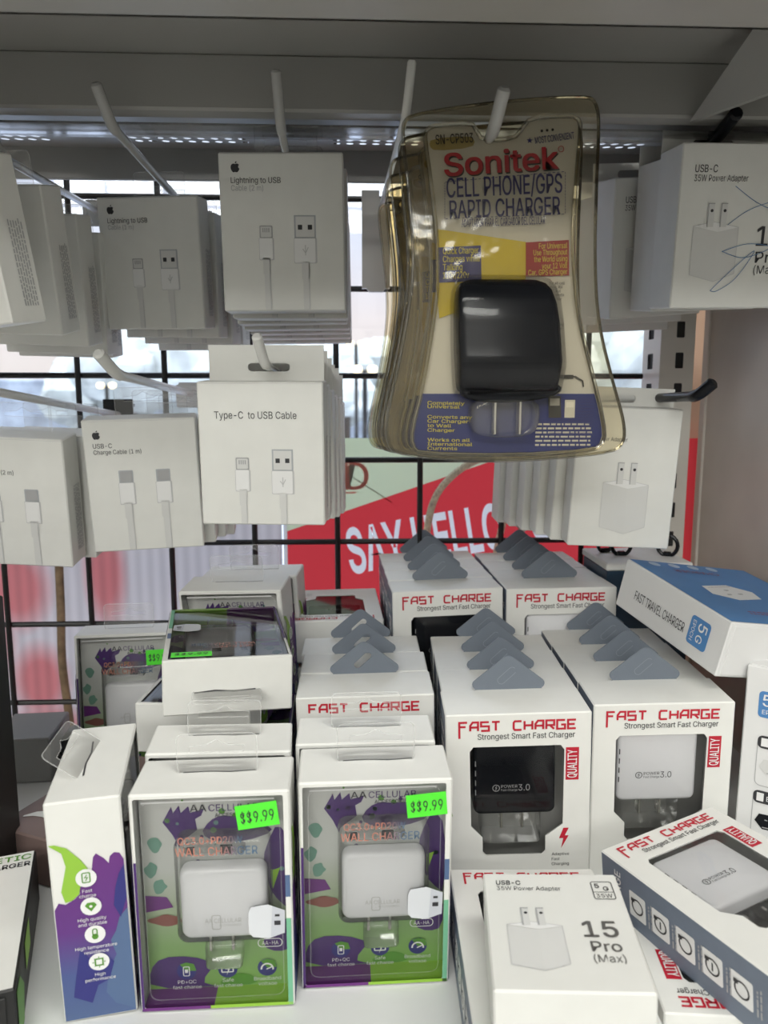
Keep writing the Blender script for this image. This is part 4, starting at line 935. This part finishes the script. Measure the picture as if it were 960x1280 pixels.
for i, (nm, bc) in enumerate((('White', WHITEINK), ('Black', BLACKP))):
    y = H5 - .037 - .033 * (i + 1); x = .0085
    m.stroke(f, rrect(x, y, x + .0185, y + .030, .003), .0004, GREY2, .0003, True)
    m.poly(f, rrect(x, y + .0225, x + .0185, y + .0300, .0025), INK, .0004); m.rect(f, x + .0018, y + .0238, x + .0055, y + .0288, WHITEINK, .0006); m.text(f, nm, x + .0070, y + .0245, .0040, WHITEINK, .0006, width=.0095, bold=.01)
    plug_art(m, f, x + .0092, y + .0115, .0150, GREY1 if i == 0 else BLACKP, GREY2)
m.build('carton', t)
m = MB(); m.cbox(-W5 / 2 + .002, W5 / 2 - .002, .002, D5 - .002, H5 - .0003, H5 + .0006, TOPW, .0003); m.build('top_flap', t)
# dark box with a pale lid at the back and the black loops on it
DKBLUE = mat('dark_blue_print', (.02, .05, .09), .4)
t = thing('storage_box', 'dark box with a pale lid standing behind the travel charger box', 'box', (.232, .574, .0345))
m = MB(); m.cbox(-.0330, .0340, 0, .062, 0, .113, DKBLUE, .0008); m.build('body', t)
m = MB(); m.cbox(-.0340, .0350, -.001, .063, .113, .119, CARD, .001); m.build('lid', t)
for i, (px, py, Y, lab) in enumerate(((756, 692, .618, 'black cable loop furthest from the beige panel'), (776, 697, .604, 'black cable loop in the middle of the three'), (833, 706, .600, 'black cable loop closest to the slotted post'))):
    p_ = at(px, py, Y); t = thing('cable_loop', lab + ', on the pale box lid', 'cable loop', (p_.x, Y, .1537), (0, 0, 20 - 25 * i), 'black cable loops on the box lid')
    m = MB(); m.tube([(.0078 * math.cos(R(a)), 0, .0085 + .0085 * math.sin(R(a))) for a in range(0, 360, 18)], .0016, BLACKP, 8, closed=True); m.build('loop', t, smooth=True)
    m = MB(); m.cbox(-.003, .003, -.002, .002, 0, .0035, BLACKP, .0006); m.build('clasp', t)

# ------------------------------------------------------------------ things at the left edge
t = thing('magnetic_charger_box', 'white-topped black and green charger box lying at the lower frame edge', 'box', (-.1885, .2850, .0005), (0, 0, 17.6))
m = MB(); wM, lM, hM = .090, .108, .030; m.cbox(-wM / 2, wM / 2, 0, lM, 0, hM, mat('black_carton', (.012, .012, .012), .5), .0008)
BK = MATS['black_carton']
ft = Fr((-wM / 2, 0, hM), (1, 0, 0), (0, 1, 0)); m.rect(ft, .001, .0005, wM - .001, lM - .001, CARD, .0003)
m.text(ft, 'MAGNETIC', wM - .002, lM - .0085, .0065, GREEND, .0006, 'R', width=.042, bold=.02); m.text(ft, 'WIRELESS CHARGER', wM - .002, lM - .0150, .0055, INK, .0006, 'R', width=.055, bold=.02)
m.poly(ft, circ(wM * .62, lM * .22, .007, 18), GREEND, .0006)
fsd = Fr((wM / 2, 0, 0), (0, 1, 0), (0, 0, 1)); m.rect(fsd, lM * .32, .012, lM * .50, .026, LIME, .0004); m.poly(fsd, [(0.001, .001), (lM * .16, .001), (lM * .22, .014), (lM * .12, .026), (.001, .027)], GREEND, .0004)
m.build('carton', t)
m = MB(); m.cbox(-wM / 2 + .002, wM / 2 - .004, -.0008, .0004, .002, hM - .003, BK, .0003); m.build('end_flap', t)
t = thing('tall_black_box', 'tall black box with red and teal artwork cut off by the frame edge', 'box', (-.2520, .3960, .0005), (0, 0, 2))
m = MB(); m.cbox(-.055, .055, 0, .030, 0, .170, BK, .0008)
f = Fr((-.055, 0, 0), (1, 0, 0), (0, 0, 1)); TEAL = mat('teal_ink', (.02, .22, .25), .4); RUST = mat('rust_red_ink', (.35, .05, .03), .45)
m.poly(f, [(.055, .03), (.109, .030), (.109, .052), (.085, .065)], RUST, .0003); m.poly(f, [(.06, .15), (.109, .120), (.109, .132), (.07, .16)], TEAL, .0003); m.stroke(f, [(.1085, .095), (.1085, .165)], .0006, WHITEINK, .0005)
m.build('carton', t)
m = MB(); m.cbox(-.052, .052, .002, .028, .1697, .1706, BK, .0003); m.build('top_flap', t)
BROWN = mat('brown_carton', (.16, .11, .10), .6, noise=.2, nscale=25)
t = thing('brown_box', 'dark brown carton with a torn white patch behind the sideways charger pack', 'box', (-.186, .415, .0005), (0, 0, -24))
m = MB(); m.cbox(-.030, .030, 0, .07, 0, .030, BROWN, .001); f = Fr((-.03, 0, .030), (1, 0, 0), (0, 1, 0))
m.poly(f, smooth([(.006, .012), (.016, .018), (.030, .016), (.040, .022), (.030, .026), (.014, .024)], 1), CARD2, .0004); m.build('carton', t)
m = MB(); m.slab(Fr((-.03, .07, .030), (1, 0, 0), (0, .5, .8)), [(0, 0), (.06, 0), (.052, .018), (.008, .018)], .0008, BROWN); m.build('open_flap', t)
t = thing('grey_box', 'small grey carton with a dark rounded cap beside the wire grid', 'box', (-.245, .535, .0005), (0, 0, 4))
m = MB(); m.cbox(-.02, .022, 0, .05, 0, .034, mat('grey_carton', (.30, .30, .29), .6), .001); m.build('carton', t)
m = MB(); m.pillow(Fr((.031, .030, .016), (1, 0, 0), (0, 0, 1)), circ(0, 0, .0085, 18, .014), -.004, .012, .003, mat('dark_grey_cap', (.08, .08, .08), .5)); m.build('cap', t, smooth=True)

# ------------------------------------------------------------------ the blister packs
def sp(px, py): p_ = at(px, py, .40); return (p_.x - .0835, p_.z - .2464)
def zp(pts): return [sp(440 + a * .375, 120 + b_ * .375) for a, b_ in pts]
OUT = smooth(zp([(152, 1195), (470, 1222), (850, 1192), (905, 1160), (905, 1085), (868, 960), (818, 760), (806, 560), (812, 300), (822, 90), (812, 25), (780, 2), (480, 22), (210, 62), (172, 85), (168, 140), (190, 330), (206, 520), (198, 660), (160, 880), (112, 1080), (118, 1160)]), 2)
CRD = smooth(zp([(225, 1190), (520, 1196), (800, 1180), (835, 1150), (832, 1085), (795, 930), (752, 760), (737, 640), (728, 480), (742, 250), (757, 110), (745, 78), (700, 74), (590, 80), (560, 118), (535, 150), (430, 156), (408, 118), (395, 98), (280, 104), (245, 120), (240, 150), (262, 300), (280, 460), (284, 620), (272, 740), (232, 980), (198, 1110), (200, 1165)]), 1)
CRDM = mat('blister_card_white', (.66, .66, .67), .4)
YEL = mat('blister_yellow', (.62, .50, .02), .4); BLU = mat('blister_blue', (.012, .028, .24), .4); BLU2 = mat('blister_navy', (.02, .02, .19), .4); MAR = mat('blister_maroon', (.33, .02, .03), .4); GOLD = mat('gold_ink', (.42, .34, .14), .35); SRED = mat('blister_red', (.52, .02, .05), .4); YTX = mat('yellow_text', (.75, .68, .10), .5)
def clip_poly(poly, a, b_, c):
    """part of an outline with a*x+b*y<=c"""
    out = []
    for i in range(len(poly)):
        p_, q_ = poly[i], poly[(i + 1) % len(poly)]; dp, dq = a * p_[0] + b_ * p_[1] - c, a * q_[0] + b_ * q_[1] - c
        if dp <= 0: out.append(p_)
        if dp * dq < 0: s_ = dp / (dp - dq); out.append((p_[0] + (q_[0] - p_[0]) * s_, p_[1] + (q_[1] - p_[1]) * s_))
    return out
def blister_pack(label, loc, rot):
    t = thing('blister_pack', label, 'package', loc, rot, 'blister packs on the grey hook')
    f = Fr((0, 0, 0), (1, 0, 0), (0, 0, 1))
    m = MB(); m.slab(f, CRD, .0007, CRDM, 0)
    ci = inset(CRD, .0006)
    zb = sp(0, 492)[1]; m.poly(f, clip_poly(ci, 0, 1, zb), BLU, .0012)
    for i in range(14): z = zb - .003 - .0016 * i; m.rect(f, .020, z, .044 - .0001 * i, z + .0004, BLU2, .0015)
    m.poly(f, zp([(283, 445), (578, 488), (578, 600), (565, 720), (430, 690), (290, 742), (280, 640)]), YEL, .0012)
    m.poly(f, zp([(285, 507), (428, 500), (430, 618), (287, 624)]), BLU2, .0016); m.poly(f, zp([(577, 490), (720, 482), (721, 600), (577, 604)]), MAR, .0016)
    def tx(s_, px0, py, px1, hpx, col, bold=.03, ang=2.6, h=.0020):
        a = zp([(px0, py)])[0]; b2 = zp([(px1, py)])[0]; m.text(f, s_, a[0], a[1], hpx * .375 * .40 / FPX * 1.38, col, h, 'L', width=b2[0] - a[0], bold=bold, ang=R(ang))
    m.poly(f, smooth(zp([(262, 145), (385, 135), (410, 150), (400, 175), (275, 186), (256, 170)]), 1), GOLD, .0012); tx('SN-CP503', 278, 166, 402, 28, INK, .02, 4)
    m.poly(f, [(zp([(590 + (11 if k % 2 == 0 else 4.5) * math.cos(R(90 + 36 * k)), 152 - (11 if k % 2 == 0 else 4.5) * math.sin(R(90 + 36 * k)))])[0]) for k in range(10)], BLU2, .0016)
    tx('MOST CONVENIENT', 608, 164, 738, 20, BLU2, .02, 8)
    for k in range(3): m.poly(f, [(a, b_) for a, b_ in circ(*zp([(630 + 18 * k, 120 - 2 * k)])[0], .0007, 8)], INK, .0016)
    tx('Sonitek', 313, 274, 688, 66, INK, .05, 4.2, .0016); tx('Sonitek', 309, 270, 684, 66, SRED, .05, 4.2)
    m.stroke(f, circ(*zp([(694, 180)])[0], .0014, 14), .0003, SRED, .0016, True)
    tx('CELL PHONE/GPS', 315, 342, 697, 58, BLU2, .03, 3.0); tx('RAPID CHARGER', 325, 411, 690, 54, BLU2, .03, 2.6); tx('ADAPTADOR PARA EL CARGADOR DEL CELULAR', 364, 440, 640, 24, BLU2, .01, 2.6)
    for P in ([(308, 290), (500, 272), (708, 255)], [(308, 412), (500, 404), (708, 396)], [(308, 290), (308, 412)], [(708, 255), (708, 396)]):
        P = zp(P)
        for a, b_ in zip(P, P[1:]):
            nn = 14
            for k in range(nn): m.stroke(f, [(a[0] + (b_[0] - a[0]) * (k + s_) / nn, a[1] + (b_[1] - a[1]) * (k + s_) / nn) for s_ in (.15, .75)], .0003, BLU2, .0016)
    for i, s_ in enumerate(('Quick Charger', 'Charges while', 'Talking', '110v/220v')): tx(s_, 302, 530 + 27 * i, (420, 424, 366, 388)[i], 20, YTX, .012, 2)
    for i, s_ in enumerate(('For Universal', 'Use Throughout', 'the World using', 'your 12 Volt', 'Car, GPS Charger')): tx(s_, (620, 602, 604, 630, 585)[i], 512 + 22 * i, 714, 17, YTX, .012, 2)
    for i in range(8): tx(('for all cell', 'phones, PDA', 'MP3, iPod', 'all cigarette', 'lighter', 'DC car', 'charger and', 'adapters')[i], 655, 630 + 13 * i + (60 if i > 4 else 0), 705 - (i * 7) % 19, 9, INK, .01, 0)
    for i, s_ in enumerate(('Completely', 'Universal', 'Converts any', 'Car Charger', 'to Wall', 'Charger', 'Works on all', 'International', 'Currents')):
        tx(s_, 250, (1028, 1040, 1074, 1088, 1103, 1118, 1150, 1164, 1178)[i], (372, 356, 397, 385, 328, 340, 390, 398, 348)[i], 11, YTX, .03, -1, .0026)
    x0, z0 = zp([(610, 1090)])[0]; x1, z1 = zp([(795, 1172)])[0]; small_print(m, f.sub(0, 0, 0, .0012), x0, z1, x1, z0, 6, GREY1)
    for P, c in (([(650, 1000), (692, 1000), (694, 1072), (652, 1072)], INK), ([(706, 1013), (740, 1013), (738, 1072), (704, 1072)], GREY1)): m.poly(f, zp(P), c, .0022)
    m.poly(f, zp([(656, 1008), (688, 1008), (688, 1032), (656, 1032)]), GREY2, .0024); m.poly(f, zp([(710, 1020), (736, 1020), (735, 1038), (709, 1038)]), WHITEINK, .0024)
    m.stroke(f, zp([(672, 936), (700, 934), (742, 936), (765, 950), (768, 970)]), .0008, INK, .0018); m.rect(f, *zp([(690, 942)])[0], *zp([(735, 930)])[0], INK, .0018)
    m.build('printed_card', t)
    # black car-socket adapter: bulging body, shoulder, two blades
    m = MB(); fb_ = Fr((0, -.0008, 0), (1, 0, 0), (0, 0, 1))
    body = smooth(zp([(345, 975), (510, 982), (662, 962), (664, 820), (650, 700), (628, 640), (600, 618), (480, 622), (370, 640), (336, 680), (338, 830)]), 2)
    def slices(grow, mtl, cap):
        rings = []
        for py, xa, xb, dp in ((616, 400, 585, .008), (620, 372, 606, .0125), (632, 350, 626, .0160), (655, 341, 640, .0190), (700, 337, 652, .0213), (760, 337, 660, .0222), (830, 338, 665, .0222), (868, 339, 666, .0230), (882, 340, 667, .0232), (900, 341, 667, .0222), (940, 343, 666, .0185), (968, 346, 664, .0160), (980, 352, 655, .0130), (984, 365, 640, .0100)):
            a, z = zp([(xa, py + 4)])[0]; c2 = zp([(xb, py - 4)])[0][0]; zc = zp([(500, 800)])[0][1]
            z += grow * (z - zc) / .022; ro = rrect(a - grow, -.012 - grow, c2 + grow, dp + grow, min(.0045, dp * .4), 4)
            rings.append([V((x_, -.0008 - max(y_, -.0002), z)) for x_, y_ in ro])
        m.loft(rings, mtl, cap)
    slices(0, BLACKP, True)
    m.pillow(Fr((0, -.0218, 0), (1, 0, 0), (0, 0, 1)), circ(*zp([(480, 800)])[0], .0100, 28, .0042), -.004, .0006, .0005, BLACKP, 3)
    m.pillow(fb_, smooth(zp([(366, 1014), (500, 1026), (668, 1004), (684, 955), (510, 960), (346, 972)]), 2), .001, .0135, .003, BLACKP, 4)
    o = m.build('car_socket_adapter', t, smooth=True)
    for px in (466, 547):
        a = zp([(px, 1010)])[0]; b2 = zp([(px, 1125)])[0]; m = MB(); m.cbox(a[0] - .0007, a[0] + .0007, -.011, -.004, b2[1], a[1], METALP, .0003); m.build('prong', o)
    # clear shell: flange, raised rim and bubble
    hole = smooth(zp([(452, 92), (536, 88), (536, 128), (494, 148), (456, 130)]), 1)
    m = MB(); m.poly(f, OUT, AMBERF, -.0006, [hole[::-1]] if 0 else []); m.poly(f, OUT, AMBERF, .0030)
    n_ = len(OUT); m.add([f.p(a, b_, -.0006) for a, b_ in OUT] + [f.p(a, b_, .0030) for a, b_ in OUT], [(i, (i + 1) % n_, (i + 1) % n_ + n_, i + n_) for i in range(n_)], AMBERF)
    m.tube([f.p(a, b_, .0036) for a, b_ in CRD], .0011, RIMF, 8, closed=True); m.tube([f.p(a, b_, .0012) for a, b_ in OUT], .0009, RIMF, 8, closed=True)
    m.build('clear_shell', t, smooth=True)
    m = MB(); slices(.0016, CLEARB, True)
    m.pillow(fb_, smooth(zp([(405, 1135), (580, 1135), (612, 1080), (600, 1000), (390, 1005), (380, 1090)]), 2), .0016, .0135, .003, CLEARW, 4, back=False); m.build('bubble', t, smooth=True)
    return t
bp0 = blister_pack('clear blister pack with a black car socket adapter, foremost on the grey hook', (.0835, .400, .2464), (0, 0, 0))
for k in range(1, 6):
    dup(bp0, '%s clear blister pack hanging behind the black adapter pack' % ('second', 'third', 'fourth', 'fifth', 'hindmost')[k - 1], (.0835 - .0012 * k, .400 + .029 * k, .2464 - .0012 * k), (0, .5 * math.sin(k * 2), .3 * math.cos(k)))
